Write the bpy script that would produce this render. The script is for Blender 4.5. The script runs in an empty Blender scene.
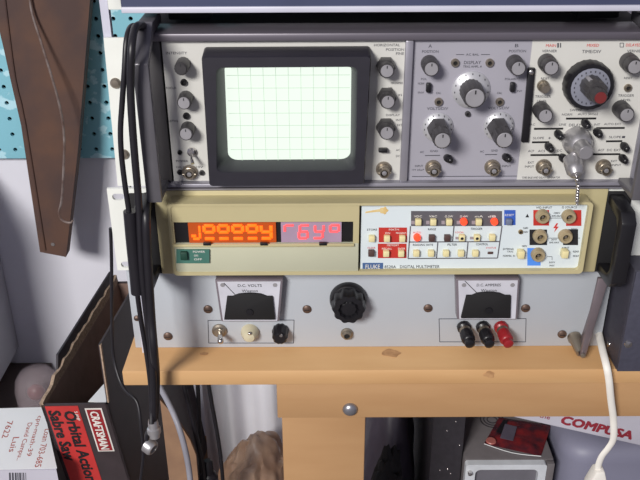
import bpy, bmesh, math, random
from mathutils import Vector, Matrix, noise
random.seed(7)
SC = bpy.context.scene
COL = SC.collection
R = math.radians
FPX, PITCH, ROLL = 842.0, 27.6, -0.25
CAM = Vector((0, -0.677, 1.25))
ROT = Matrix.Rotation(R(90 - PITCH), 3, 'X') @ Matrix.Rotation(R(ROLL), 3, 'Z')
BENCH = 0.77           # height of the bench top
WALL = 0.580           # wall surface

# ------------------------------------------------------------------ measuring
def ray(px, py):
    return ROT @ Vector(((px - 320) / FPX, -(py - 240) / FPX, -1))
def U(px, py, Y):      # photo point -> point on the upright plane at depth Y
    d = ray(px, py); return CAM + d * ((Y - CAM.y) / d.y)
def UZ(px, py, z):     # photo point -> point on the level plane at height z
    d = ray(px, py); return CAM + d * ((z - CAM.z) / d.z)
def S(px, py, Y):      # metres per pixel there
    return ((Y - CAM.y) / ray(px, py).y) / FPX

# ------------------------------------------------------------------ materials
def lin(c):
    return tuple(((v / 255) / 12.92 if v / 255 <= .04045 else ((v / 255 + .055) / 1.055) ** 2.4) for v in c) + (1,)
MATS = {}
def mat(name, c, rough=.5, metal=0, var=.06, scale=40, bump=0, c2=None, emit=None, trans=0, alpha=1, spec=.5, stretch=(1, 1, 1), lo=.35, hi=.65):
    if name in MATS: return MATS[name]
    m = bpy.data.materials.new(name); m.use_nodes = True
    nt = m.node_tree; b = nt.nodes['Principled BSDF']
    b.inputs['Roughness'].default_value = rough; b.inputs['Metallic'].default_value = metal
    b.inputs['Specular IOR Level'].default_value = spec
    tc = nt.nodes.new('ShaderNodeTexCoord'); mp = nt.nodes.new('ShaderNodeMapping'); mp.inputs['Scale'].default_value = stretch
    nz = nt.nodes.new('ShaderNodeTexNoise'); nz.inputs['Scale'].default_value = scale; nz.inputs['Detail'].default_value = 5
    geo = nt.nodes.new('ShaderNodeNewGeometry')
    nt.links.new(geo.outputs['Position'], mp.inputs['Vector']); nt.links.new(mp.outputs['Vector'], nz.inputs['Vector'])
    rp = nt.nodes.new('ShaderNodeValToRGB')
    a = lin(c)
    if c2: z = lin(c2)
    else: z = tuple(v * (1 - var * 2) for v in a[:3]) + (1,)
    rp.color_ramp.elements[0].position = lo; rp.color_ramp.elements[1].position = hi
    rp.color_ramp.elements[0].color = z; rp.color_ramp.elements[1].color = a
    nt.links.new(nz.outputs['Fac'], rp.inputs['Fac']); nt.links.new(rp.outputs['Color'], b.inputs['Base Color'])
    if bump:
        bp = nt.nodes.new('ShaderNodeBump'); bp.inputs['Strength'].default_value = bump; bp.inputs['Distance'].default_value = .002
        nt.links.new(nz.outputs['Fac'], bp.inputs['Height']); nt.links.new(bp.outputs['Normal'], b.inputs['Normal'])
    if emit:
        b.inputs['Emission Color'].default_value = lin(emit[0]); b.inputs['Emission Strength'].default_value = emit[1]
    b.inputs['Transmission Weight'].default_value = trans; b.inputs['Alpha'].default_value = alpha
    MATS[name] = m
    return m

M = dict(
    wall=mat('wall_paint', (226, 226, 236), .8, scale=6, var=.03),
    floor=mat('floor_concrete', (110, 105, 105), .8, scale=8, var=.1),
    peg=mat('pegboard_paint', (130, 190, 206), .6, c2=(180, 222, 234), scale=34, lo=.42, hi=.46),
    rust=mat('rusty_steel', (72, 53, 49), .78, c2=(92, 64, 50), scale=16, bump=.15, lo=.30, hi=.62),
    wire=mat('old_wire', (150, 138, 134), .42, metal=.5, c2=(104, 82, 74), scale=60),
    white_metal=mat('white_enamel', (226, 228, 226), .45, scale=30, var=.03),
    ear_white=mat('ear_paint', (232, 234, 228), .5, scale=30, var=.03),
    rail_white=mat('lip_paint', (198, 198, 212), .4, scale=30, var=.03),
    bluegrey=mat('bluegrey_paint', (62, 68, 96), .45, scale=30, var=.04),
    dark_case=mat('dark_vinyl', (52, 48, 54), .6, scale=120, var=.1, bump=.1),
    scope_white=mat('scope_panel_white', (206, 205, 200), .5, scale=12, var=.03),
    scope_grey=mat('scope_panel_grey', (160, 158, 168), .5, scale=12, var=.03),
    scope_frame=mat('frame_aluminium', (150, 148, 158), .35, metal=.35, scale=60, var=.05, stretch=(.1, 1, 1)),
    frame_shaded=mat('frame_shaded', (104, 99, 108), .4, metal=.3, scale=60, var=.05, stretch=(.1, 1, 1)),  # frame metal with the shade at the scope's top in its colour
    handle_grey=mat('handle_grey', (112, 110, 116), .36, metal=.4, scale=50, var=.05),
    black=mat('black_plastic', (26, 25, 29), .35, scale=60, var=.08),
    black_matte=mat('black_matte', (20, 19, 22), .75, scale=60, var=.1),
    hood=mat('hood_plastic', (38, 36, 45), .5, scale=80, var=.06),
    cap_grey=mat('cap_grey', (166, 164, 168), .35, metal=.3, scale=60, var=.05),
    knob_dark=mat('knob_dark', (62, 60, 62), .4, scale=60, var=.06),
    dial_silver=mat('dial_silver', (205, 205, 210), .35, metal=.45, scale=60, var=.05),
    dial_grey=mat('dial_grey', (140, 142, 155), .4, metal=.2, scale=40, var=.05),
    satin=mat('satin_metal', (190, 188, 190), .36, metal=.75, scale=40, var=.04),
    chrome=mat('chrome', (215, 212, 210), .2, metal=1, scale=40, var=.04),
    nickel=mat('nickel', (160, 150, 136), .36, metal=.8, scale=40, var=.06),
    brass=mat('tarnished_brass', (165, 145, 110), .4, metal=.8, scale=60, var=.1),
    red_cap=mat('red_cap', (112, 40, 40), .4),
    ink=mat('panel_ink', (72, 72, 80), .6),
    ink_black=mat('black_ink', (30, 30, 34), .6),
    ink_red=mat('red_ink', (205, 60, 55), .6),
    ink_white=mat('white_ink', (232, 228, 222), .6),
    beige=mat('beige_plastic', (190, 179, 138), .5, scale=15, var=.03),
    cream=mat('cream_panel', (190, 190, 166), .5, scale=15, var=.03),
    dmm_white=mat('white_faceplate', (214, 224, 228), .5, scale=15, var=.02),
    dmm_grey=mat('grey_legend', (96, 94, 100), .5),
    dmm_red=mat('red_legend', (192, 52, 44), .5),
    dmm_blue=mat('blue_legend', (56, 96, 190), .5),
    dmm_ltblue=mat('light_blue_legend', (84, 146, 240), .5),
    logo_blue=mat('blue_badge', (72, 102, 150), .5),
    btn=mat('cream_button', (228, 216, 164), .45, var=.02),
    btn_dark=mat('dark_button', (84, 62, 58), .5),
    btn_red=mat('lit_button', (240, 80, 50), .4, emit=((255, 70, 38), .75)),
    btn_grey=mat('grey_button', (112, 122, 146), .5),
    teal=mat('teal_plate', (70, 118, 106), .5),
    teal_dark=mat('dark_green_button', (28, 66, 54), .5),
    stain=mat('glue_stain', (214, 178, 110), .5, c2=(222, 202, 150), scale=200),
    amber=mat('amber_filter', (150, 62, 20), .3, emit=((200, 84, 20), .38)),
    orange=mat('orange_segment', (255, 110, 20), .4, emit=((255, 84, 12), 1.35)),
    lamp_grey=mat('dull_lamp', (160, 148, 156), .4),
    lilac=mat('lilac_filter', (150, 128, 148), .3, emit=((176, 152, 172), .25)),
    pink=mat('pink_segment', (255, 90, 90), .4, emit=((255, 70, 76), 1.1)),
    socket=mat('beige_socket', (166, 150, 118), .45),
    ps_panel=mat('pale_grey_panel', (178, 183, 190), .5, scale=9, var=.03),
    meter_face=mat('meter_face', (206, 206, 216), .4),
    meter_case=mat('clear_meter_edge', (120, 112, 120), .25, scale=40),
    screw=mat('brown_screw', (104, 84, 74), .45, metal=.5),
    lamp=mat('pilot_lens', (206, 198, 170), .3),
    red_term=mat('red_terminal', (150, 34, 40), .35),
    strap=mat('steel_strap', (140, 128, 132), .35, metal=.6),
    wood=mat('plank_wood', (206, 166, 118), .6, c2=(190, 146, 98), scale=14, stretch=(.35, 1.4, 2.2), lo=.30, hi=.7, bump=.06),
    wood2=mat('rail_wood', (182, 143, 101), .65, c2=(170, 130, 89), scale=16, stretch=(.4, 1.4, 2.0), lo=.30, hi=.7, bump=.06),
    knot=mat('wood_stain', (190, 146, 102), .7, c2=(164, 122, 82), scale=160),
    zinc=mat('zinc_bolt', (165, 165, 172), .35, metal=.8),
    cable=mat('black_cable', (28, 26, 32), .42, scale=80),
    cable_grey=mat('grey_cable', (150, 150, 160), .45),
    cable_white=mat('white_cable', (236, 232, 224), .5, scale=30, var=.05),
    slate=mat('slate_case', (60, 59, 70), .5, scale=200, var=.08),
    slate_lit=mat('slate_lit', (70, 70, 84), .45, scale=200, var=.08),  # slate with the light on the front face mixed into its colour
    box_black=mat('black_carton', (62, 53, 56), .55, scale=40, var=.1),
    box_inner=mat('carton_inside', (138, 114, 104), .8, scale=60, var=.08),
    box_edge=mat('carton_edge', (176, 152, 130), .8, scale=300, var=.2),
    box_red=mat('red_label', (196, 56, 54), .5, scale=30),
    box_mark=mat('badge_red', (150, 36, 42), .5),
    cloth=mat('white_cloth', (236, 236, 244), .9, scale=20, var=.02),
    pink_print=mat('pink_print', (176, 104, 96), .4),
    paper=mat('paper', (226, 228, 230), .7, scale=20, var=.02),
    pen=mat('brown_red_pen', (168, 84, 74), .7),
    card=mat('cardboard', (150, 118, 92), .8, c2=(136, 106, 84), scale=40),
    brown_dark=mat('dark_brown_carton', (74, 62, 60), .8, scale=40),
    locker=mat('grey_locker', (188, 188, 196), .5, scale=20, var=.03),
    plastic=mat('clear_plastic', (190, 176, 182), .55, alpha=.2, scale=30),
    bag=mat('tan_film', (218, 184, 156), .28, alpha=.7, scale=24, c2=(172, 136, 112), stretch=(1, 1, .4)),
    bag_dark=mat('dark_bag', (76, 70, 82), .4, scale=14, var=.1),
    foil=mat('red_packet', (112, 34, 38), .22, c2=(58, 30, 38), scale=60),  # red darkened to hold the shade under the bench
    foil_grey=mat('packet_grey', (92, 86, 100), .25, scale=60),
    crt_case=mat('beige_grey_case', (112, 107, 109), .5),  # case grey darkened, under-bench shade is in the base colour
    crt_bezel=mat('pale_bezel', (212, 216, 222), .45),
    crt_off=mat('dead_screen', (112, 110, 118), .25),
    bin=mat('lavender_bin', (132, 132, 152), .5, scale=6, var=.04),  # light grey bin with under-bench shade put into its colour
    white_box=mat('white_carton', (196, 194, 206), .5, scale=12, var=.03),
    logo_red=mat('dark_red_ink', (150, 44, 58), .6),
    screen=mat('lit_screen', (40, 46, 40), .3, emit=((238, 250, 237), 1.05)),
    gratic=mat('graticule', (120, 140, 120), .4, emit=((186, 206, 188), .8)),
)

# ------------------------------------------------------------------ mesh builder
WL = {}                # world location of every object (nothing is rotated after building)
class MB:
    def __init__(s): s.bm = bmesh.new()
    def add(s, bm2, mtx=None):
        if mtx: bmesh.ops.transform(bm2, matrix=mtx, verts=bm2.verts)
        me = bpy.data.meshes.new('t'); bm2.to_mesh(me); bm2.free()
        s.bm.from_mesh(me); bpy.data.meshes.remove(me); return s
    def box(s, c, size, bev=0, mtx=None, seg=2):
        b = bmesh.new(); bmesh.ops.create_cube(b, size=1)
        bmesh.ops.scale(b, vec=size, verts=b.verts)
        if bev: bmesh.ops.bevel(b, geom=list(b.edges), offset=bev, segments=seg, profile=.5, affect='EDGES')
        m = (mtx or Matrix()).copy() if mtx else Matrix()
        bmesh.ops.transform(b, matrix=Matrix.Translation(Vector(c)) @ m, verts=b.verts)
        return s.add(b)
    def bx(s, x0, x1, y0, y1, z0, z1, bev=0):
        return s.box(((x0 + x1) / 2, (y0 + y1) / 2, (z0 + z1) / 2), (abs(x1 - x0), abs(y1 - y0), abs(z1 - z0)), bev)
    def prism(s, pts, off, bev=0):   # polygon of 3D points swept along off
        b = bmesh.new(); off = Vector(off)
        lo = [b.verts.new(p) for p in pts]; hi = [b.verts.new(Vector(p) + off) for p in pts]
        n = len(pts)
        b.faces.new(lo); b.faces.new(hi[::-1])
        for i in range(n): b.faces.new((lo[i], hi[i], hi[(i + 1) % n], lo[(i + 1) % n]))
        bmesh.ops.recalc_face_normals(b, faces=b.faces)
        if bev: bmesh.ops.bevel(b, geom=list(b.edges), offset=bev, segments=2, profile=.5, affect='EDGES')
        return s.add(b)
    def ring(s, outer, inner, oy):   # frame between two equal-length loops, swept along vector oy
        b = bmesh.new(); off = Vector(oy); n = len(outer)
        o0 = [b.verts.new(p) for p in outer]; i0 = [b.verts.new(p) for p in inner]
        o1 = [b.verts.new(Vector(p) + off) for p in outer]; i1 = [b.verts.new(Vector(p) + off) for p in inner]
        for k in range(n):
            j = (k + 1) % n
            b.faces.new((o0[k], o0[j], i0[j], i0[k])); b.faces.new((o1[k], i1[k], i1[j], o1[j]))
            b.faces.new((o0[k], o1[k], o1[j], o0[j])); b.faces.new((i0[k], i0[j], i1[j], i1[k]))
        bmesh.ops.recalc_face_normals(b, faces=b.faces); return s.add(b)
    def loft(s, loops, closed=False):
        b = bmesh.new(); L = [[b.verts.new(p) for p in lp] for lp in loops]; n = len(loops[0])
        rng = range(len(L)) if closed else range(len(L) - 1)
        for a in rng:
            c = (a + 1) % len(L)
            for k in range(n):
                j = (k + 1) % n; b.faces.new((L[a][k], L[a][j], L[c][j], L[c][k]))
        if not closed: b.faces.new(L[0][::-1]); b.faces.new(L[-1])
        bmesh.ops.recalc_face_normals(b, faces=b.faces); return s.add(b)
    def lathe(s, c, axis, prof, seg=32, flute=None, hexa=0):   # prof: (radius, distance along axis)
        ax = Vector(axis).normalized(); q = ax.to_track_quat('Z', 'Y'); loops = []
        for r, d in prof:
            lp = []
            for k in range(seg):
                a = 2 * math.pi * k / seg; rr = r
                if flute: rr = r * (1 + flute[1] * math.cos(flute[0] * a))
                if hexa:
                    w = 2 * math.pi / hexa; t = (a % w) - w / 2; rr = r * math.cos(w / 2) / math.cos(t)
                lp.append(Vector(c) + q @ Vector((rr * math.cos(a), rr * math.sin(a), d)))
            loops.append(lp)
        return s.loft(loops)
    def cyl(s, p0, p1, r0, r1=None, seg=20):
        p0, p1 = Vector(p0), Vector(p1); r1 = r0 if r1 is None else r1
        return s.lathe(p0, p1 - p0, [(r0, 0), (r1, (p1 - p0).length)], seg)
    def ball(s, c, r, seg=14, sc=(1, 1, 1)):
        b = bmesh.new(); bmesh.ops.create_uvsphere(b, u_segments=seg, v_segments=max(6, seg // 2 + 2), radius=r)
        bmesh.ops.scale(b, vec=sc, verts=b.verts); bmesh.ops.translate(b, vec=Vector(c), verts=b.verts); return s.add(b)
    def tube(s, pts, r, seg=10, sub=6, flat=1.0):
        P = [Vector(p) for p in pts]; Q = []
        for i in range(len(P) - 1):
            p0 = P[max(i - 1, 0)]; p1 = P[i]; p2 = P[i + 1]; p3 = P[min(i + 2, len(P) - 1)]
            for k in range(sub):
                t = k / sub
                Q.append(.5 * ((2 * p1) + (p2 - p0) * t + (2 * p0 - 5 * p1 + 4 * p2 - p3) * t * t + (3 * p1 - p0 - 3 * p2 + p3) * t ** 3))
        Q.append(P[-1]); loops = []; up = None
        for i, p in enumerate(Q):
            d = (Q[min(i + 1, len(Q) - 1)] - Q[max(i - 1, 0)]).normalized()
            if up is None: up = d.orthogonal() if flat == 1 else Vector((0, 1, 0))
            up = (up - d * up.dot(d)).normalized(); sd = d.cross(up)
            rr = r if not callable(r) else r(i / (len(Q) - 1))
            loops.append([p + (sd * math.cos(a) + up * math.sin(a) * flat) * rr for a in [2 * math.pi * k / seg for k in range(seg)]])
        return s.loft(loops)
    def text(s, st, px0, px1, py, Y, hpx, rot=0, depth=.0002):
        c = U((px0 + px1) / 2, py, Y); k = S((px0 + px1) / 2, py, Y)
        return s.text3(st, c, (px1 - px0) * k, hpx * k / .92, Matrix.Rotation(R(90), 3, 'X') @ Matrix.Rotation(R(rot), 3, 'Z'), depth)
    def text3(s, st, c, w, h, rot, depth=.0002, bold=0):
        cu = bpy.data.curves.new('t', 'FONT'); cu.body = st; cu.extrude = .001; cu.resolution_u = 2
        ob = bpy.data.objects.new('t', cu); COL.objects.link(ob)
        dg = bpy.context.evaluated_depsgraph_get(); dg.update()
        me = bpy.data.meshes.new_from_object(ob.evaluated_get(dg))
        bpy.data.objects.remove(ob); bpy.data.curves.remove(cu)
        b = bmesh.new(); b.from_mesh(me)
        if bold:
            for dx, dy, dz in ((bold, 0, .0006), (0, bold, .0012), (bold, bold, .0018)):
                n0 = len(b.verts); b.from_mesh(me); b.verts.ensure_lookup_table(); bmesh.ops.translate(b, vec=(dx, dy, dz), verts=b.verts[n0:])
        bpy.data.meshes.remove(me)
        if not b.verts: b.free(); return s
        xs = [v.co.x for v in b.verts]; ys = [v.co.y for v in b.verts]
        x0, x1, y0, y1 = min(xs), max(xs), min(ys), max(ys)
        bmesh.ops.translate(b, vec=(-(x0 + x1) / 2, -(y0 + y1) / 2, 0), verts=b.verts)
        bmesh.ops.scale(b, vec=(w / max(x1 - x0, .01), h / max(y1 - y0, .01), depth / .001), verts=b.verts)
        bmesh.ops.transform(b, matrix=Matrix.Translation(Vector(c)) @ rot.to_4x4(), verts=b.verts)
        return s.add(b)
    def rect(s, px0, px1, py0, py1, Y, t=.0006):   # a raised flat patch measured on the photo
        a, b_, c, d = U(px0, py0, Y), U(px1, py0, Y), U(px1, py1, Y), U(px0, py1, Y)
        return s.prism([a, b_, c, d], (0, -t, 0))
    def line(s, p, q, Y, w=.0006, t=.0003):
        a, b = U(*p, Y), U(*q, Y); d = (b - a).normalized(); n = Vector((-d.z, 0, d.x)) * w / 2
        return s.prism([a + n, b + n, b - n, a - n], (0, -t, 0))
    def build(s, name, material, parent=None, smooth=True, label=None):
        bm = s.bm; vs = bm.verts
        lo = Vector([min(v.co[i] for v in vs) for i in range(3)]); hi = Vector([max(v.co[i] for v in vs) for i in range(3)])
        c = (lo + hi) / 2
        if parent is None: c.z = lo.z
        bmesh.ops.translate(bm, vec=-c, verts=vs)
        me = bpy.data.meshes.new(name); bm.to_mesh(me); bm.free(); me.materials.append(material)
        if smooth:
            for p in me.polygons: p.use_smooth = True
            try: me.set_sharp_from_angle(angle=R(38))
            except Exception: pass
        o = bpy.data.objects.new(name, me); COL.objects.link(o)
        if parent: o.parent = parent; o.location = c - WL[parent]
        else: o.location = c
        WL[o] = c
        if label: o['label'] = label
        return o
def thing(name, label, cat, loc, group=None):
    o = bpy.data.objects.new(name, None); COL.objects.link(o); o.location = loc; o.empty_display_size = .02
    WL[o] = Vector(loc); o['label'] = label; o['category'] = cat
    if group: o['group'] = group
    return o
def tag(o, label, cat, group=None):
    o['label'] = label; o['category'] = cat
    if group: o['group'] = group
    return o
def struct(o): o['kind'] = 'structure'; return o
def rrect(x0, x1, z0, z1, y, r, n=6):      # rounded rectangle loop in the XZ plane
    pts = []
    for cx, cz, a0 in ((x1 - r, z1 - r, 0), (x0 + r, z1 - r, 90), (x0 + r, z0 + r, 180), (x1 - r, z0 + r, 270)):
        for k in range(n + 1):
            a = R(a0 + 90 * k / n); pts.append(Vector((cx + r * math.cos(a), y, cz + r * math.sin(a))))
    return pts

# ------------------------------------------------------------------ setting
struct(MB().bx(-2.2, 2.2, WALL, WALL + .08, 0, 2.5).build('wall_back', M['wall']))
struct(MB().bx(-2.2, 2.2, -2.6, WALL + .08, -.05, 0).build('floor', M['floor']))

# pegboard with real holes
def pegboard():
    Yf = .562; st = .0254; r = .0034
    h = U(94, 134, Yf); bot = U(60, 157, Yf).z
    t = thing('pegboard', 'pale blue worn perforated pegboard panel on the wall behind the instruments', 'pegboard', (-.3, .565, bot))
    b = bmesh.new(); cols = range(-24, 9); rows = range(-1, 15)
    X = lambda i: h.x + i * st
    Z = lambda j: h.z + j * st
    def quad(a): b.faces.new([b.verts.new(p) for p in a])
    for i in cols:
        for j in rows:
            cx, cz = X(i), Z(j); z0 = max(cz - st / 2, bot); z1 = cz + st / 2; x0, x1 = cx - st / 2, cx + st / 2
            if z1 <= bot + .001: continue
            if cz - r < bot:
                quad([(x0, Yf, z0), (x1, Yf, z0), (x1, Yf, z1), (x0, Yf, z1)]); continue
            mz = cz
            sq = [(x1, mz), (x1, z1), (cx, z1), (x0, z1), (x0, mz), (x0, z0), (cx, z0), (x1, z0)]
            ci = [(cx + r * math.cos(k * math.pi / 4), cz + r * math.sin(k * math.pi / 4)) for k in range(8)]
            for k in range(8):
                n = (k + 1) % 8
                quad([(sq[k][0], Yf, sq[k][1]), (ci[k][0], Yf, ci[k][1]), (ci[n][0], Yf, ci[n][1]), (sq[n][0], Yf, sq[n][1])])
                quad([(ci[k][0], Yf, ci[k][1]), (ci[k][0], Yf + .006, ci[k][1]), (ci[n][0], Yf + .006, ci[n][1]), (ci[n][0], Yf, ci[n][1])])
    bmesh.ops.remove_doubles(b, verts=b.verts, dist=1e-5)
    x0, x1, zt = X(cols[0]) - st / 2, X(cols[-1]) + st / 2, Z(rows[-1]) + st / 2
    m = MB(); m.add(b)
    m.bx(x0 - .002, x0, Yf, Yf + .006, bot, zt).bx(x1, x1 + .002, Yf, Yf + .006, bot, zt).bx(x0 - .002, x1 + .002, Yf, Yf + .006, bot - .002, bot)
    m.build('board', M['peg'], t, smooth=False)
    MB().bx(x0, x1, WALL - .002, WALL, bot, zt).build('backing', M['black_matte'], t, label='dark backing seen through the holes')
    for i in (-18, -1):
        MB().bx(X(i) + st * .3, X(i) + st * .7, Yf + .006, WALL - .002, bot, zt).build('batten', M['card'], t)
pegboard()

# rusty bracket
def bracket():
    def Yb(py): return .535 - .055 * (py + 60) / 320
    prof = [(-34, -60), (-8, 0), (4, 50), (11, 82), (21, 125), (40, 252), (66, 257), (78, 150), (86, 50), (90, 0), (94, -60)]
    t = thing('shelf_bracket', 'rusty brown tapering steel bracket hanging over the blue pegboard at left', 'bracket', U(50, 255, .50))
    F = [U(x, y, Yb(y)) for x, y in prof]
    m = MB(); m.prism(F, (0, .002, 0))
    for seq in ([0, 1, 2, 3, 4, 5], [6, 7, 8, 9, 10]):
        for a, b in zip(seq, seq[1:]):
            p, q = F[a], F[b]
            dx = .002 if seq[0] == 0 else -.002
            ya, yb = (.022, .022)
            if seq[0] == 0 and b == 1 or a == 9: ya = yb = .05
            m.prism([p, q, q + Vector((0, yb, 0)), p + Vector((0, ya, 0))], (dx, 0, 0))
    m.build('plate', M['rust'], t, smooth=False)
    rb = MB()
    L = [(0, -40), (7, 20), (15, 80), (25, 125), (45, 250)]
    rb.tube([U(x, y, Yb(y) - .0005) for x, y in L], .0022, 8, 3); rb.build('rib', M['rust'], t)
    top = MB(); a = F[0]; b_ = F[-1]
    top.bx(a.x, b_.x, .535, .562, a.z - .03, a.z + .012); top.build('mounting_tab', M['rust'], t)
    p = U(53, 244, Yb(244)); MB().cyl(p + Vector((0, .001, 0)), p + Vector((0, -.0015, 0)), .003).build('screw', M['chrome'], t)
    pts = [(28, -30, -.004), (31, 8, -.007), (41, 42, -.018), (52, 78, -.032), (60, 108, -.040), (64, 135, -.044), (63.5, 170, -.046), (61.5, 200, -.048),
           (59, 212, -.049), (61, 219, -.052), (66, 222, -.055), (71, 222.5, -.056), (73, 220, -.056)]
    h = MB().tube([U(x, y, Yb(y) + d) for x, y, d in pts], .0017, 8, 5)
    h.cyl(U(28, -30, Yb(-30) - .006), U(28, -30, Yb(-30) + .001), .003)
    tag(h.build('wire_hook', M['wire']), 'thin bent wire rod with a hooked lower end hanging on the rusty bracket', 'hook')
bracket()

# grey locker at far left (its right side shows)
def locker():
    b = UZ(19.5, 347, 0.39)
    X = U(19.5, 347, WALL).x; z0 = U(19.5, 347, WALL).z; zt = U(3, 157, WALL - .02).z
    t = thing('wall_cabinet', 'pale grey metal cabinet on the wall at the far left edge', 'cabinet', (X - .15, WALL - .1, z0))
    zs = U(6, 269, .45).z
    MB().bx(X - .3, X, WALL - .27, WALL, z0, zs - .001, .003).build('body', M['locker'], t)
    MB().bx(X - .3, X, WALL - .27, WALL, zs + .001, zt, .003).build('upper_section', M['locker'], t)
    MB().bx(X - .296, X - .004, WALL - .266, WALL - .002, zs - .002, zs + .002).build('seam', M['dark_case'], t)
    return X, z0
LX, LZ = locker()

# ------------------------------------------------------------------ workbench
PSY = .012
PLT = .017
YF = UZ(320, 370.5, BENCH).y
PLX = UZ(122, 370.5, BENCH).x
def bench():
    t = thing('workbench', 'pale plywood workbench with apron rail and post carrying the stacked instruments', 'workbench', (0, .1, 0))
    m = MB().bx(PLX, .75, YF, WALL - .006, BENCH - PLT, BENCH, .0015)
    top = m.build('tabletop', M['wood'], t)
    for px, py, w, h in ((391, 353, 9, 4.5), (489, 374.5, 6, 4), (204, 354, 4, 2), (150, 372, 4, 3)):
        flat = py < 370
        c = UZ(px, py, BENCH) if flat else U(px, py, YF)
        k = S(px, py, YF); n = 22; pts = []
        for q in range(n):
            an = 2 * math.pi * q / n; rr = 1 + .45 * noise.noise(Vector((math.cos(an) * 1.3 + px, math.sin(an) * 1.3, py)))
            dx, dz = math.cos(an) * w * k * rr, math.sin(an) * h * k * rr
            pts.append(c + (Vector((dx, dz * 1.5, 0)) if flat else Vector((dx, 0, dz))))
        MB().prism(pts, (0, 0, .0003) if flat else (0, -.0003, 0)).build('knot', M['knot'], top, smooth=False)
    rx = U(277, 402, -.02).x; zb = U(320, 418, -.02).z
    ap = MB().bx(rx, .75, -.02, -.001, zb, BENCH - PLT, .0012).build('apron', M['wood2'], t)
    b = U(350, 409, -.02)
    MB().lathe(b, (0, -1, 0), [(.0075, 0), (.0075, .001), (.006, .0035), (.003, .005)], 20).build('bolt', M['zinc'], t)
    x0, x1 = U(282.5, 440, 0).x, U(365, 440, 0).x
    MB().bx(x0, x1, 0, .038, 0, BENCH - PLT, .0015).build('leg', M['wood2'], t)
    MB().bx(PLX + .02, .74, WALL - .04, WALL - .006, BENCH - PLT - .05, BENCH - PLT).build('rear_cleat', M['wood2'], t)
bench()

# ------------------------------------------------------------------ knob helpers (axis towards the viewer)
TOWARD = Vector((0, -1, 0))
def knob(parent, px, py, rpx, ln, Y0, body='knob_dark', cap='cap_grey', flute=None, hexa=0, base=None, name='knob', label=None, point=True):
    k = S(px, py, Y0 - ln); c = U(px, py, Y0 - ln); c = Vector((c.x, Y0, c.z)); r = rpx * k
    m = MB()
    if base: m.lathe(c, TOWARD, [(base[0] * k, 0), (base[0] * k, base[1] * .8), (base[0] * k * .93, base[1])], 36, hexa=base[2] if len(base) > 2 else 0)
    m.lathe(c, TOWARD, [(r * 1.04, 0), (r * 1.03, ln * .3), (r, ln * .93), (r * .94, ln)], 36, flute=flute, hexa=hexa)
    o = m.build(name, M[body], parent, label=label)
    if cap:
        q = MB().lathe(c + TOWARD * ln, TOWARD, [(r * .84, -.0005), (r * .84, .0004), (r * .78, .0009)], 28)
        q.build('cap', M[cap], o)
        if point:
            MB().box(c + TOWARD * (ln + .001) + Vector((0, 0, r * .55)), (r * .12, .0004, r * .35)).build('pointer_mark', M['ink_black'], o)
    return o
def bnc(parent, px, py, Y0, ln=.012, name='coax_socket'):
    c = U(px, py, Y0 - ln); c = Vector((c.x, Y0, c.z)); k = S(px, py, Y0)
    o = MB().lathe(c, TOWARD, [(7.8 * k, 0), (7.8 * k, .002), (6.2 * k, .0022), (6.0 * k, ln * .55), (5.2 * k, ln * .6), (5.0 * k, ln), (3.8 * k, ln), (3.7 * k, ln * .4)], 24).build(name, M['nickel'], parent)
    for sx in (-1, 1):
        MB().cyl(c + Vector((sx * 5 * k, -ln * .8, 0)), c + Vector((sx * 6.6 * k, -ln * .8, 0)), .0009, seg=8).build('lug', M['nickel'], o)
    MB().lathe(c, TOWARD, [(2.6 * k, ln * .4), (2.4 * k, ln * .9), (1.2 * k, ln * .92)], 14).build('insulator', M['satin'], o)
    return o
def jack(parent, px, py, rpx, Y0, mm='brass', ln=.003, name='trim_pot'):
    c = U(px, py, Y0); k = S(px, py, Y0)
    o = MB().lathe(c, TOWARD, [(rpx * k, 0), (rpx * k, ln * .7), (rpx * k * .8, ln), (rpx * k * .55, ln), (rpx * k * .5, ln * .3)], 20).build(name, M[mm], parent)
    MB().lathe(c, TOWARD, [(rpx * k * .5, .0002), (rpx * k * .45, ln * .5)], 12).build('slot', M['black_matte'], o)
    return o
def slide(parent, px, py, w, h, Y0, ln=.006, name='slide_switch', mm='black'):
    c = U(px, py, Y0 - ln * .5); k = S(px, py, Y0)
    return MB().box((c.x, Y0 - ln / 2, c.z), (w * k, ln, h * k), min(w, h) * k * .25).build(name, M[mm], parent)
def lever(parent, px, py, Y0, dx=3.5, dy=4):     # small black oval lever knob
    a = U(px - dx * .6, py - dy * .6, Y0); b = U(px + dx * .6, py + dy * .6, Y0 - .009)
    a.y = Y0; m = MB().tube([a, (a + b) / 2, b], lambda t: .0022 + .0014 * math.sin(math.pi * min(1, t * 1.1) * .9), 10, 3)
    m.ball(b, .0028, 10); return m.build('slide_lever', M['black'], parent)

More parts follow.
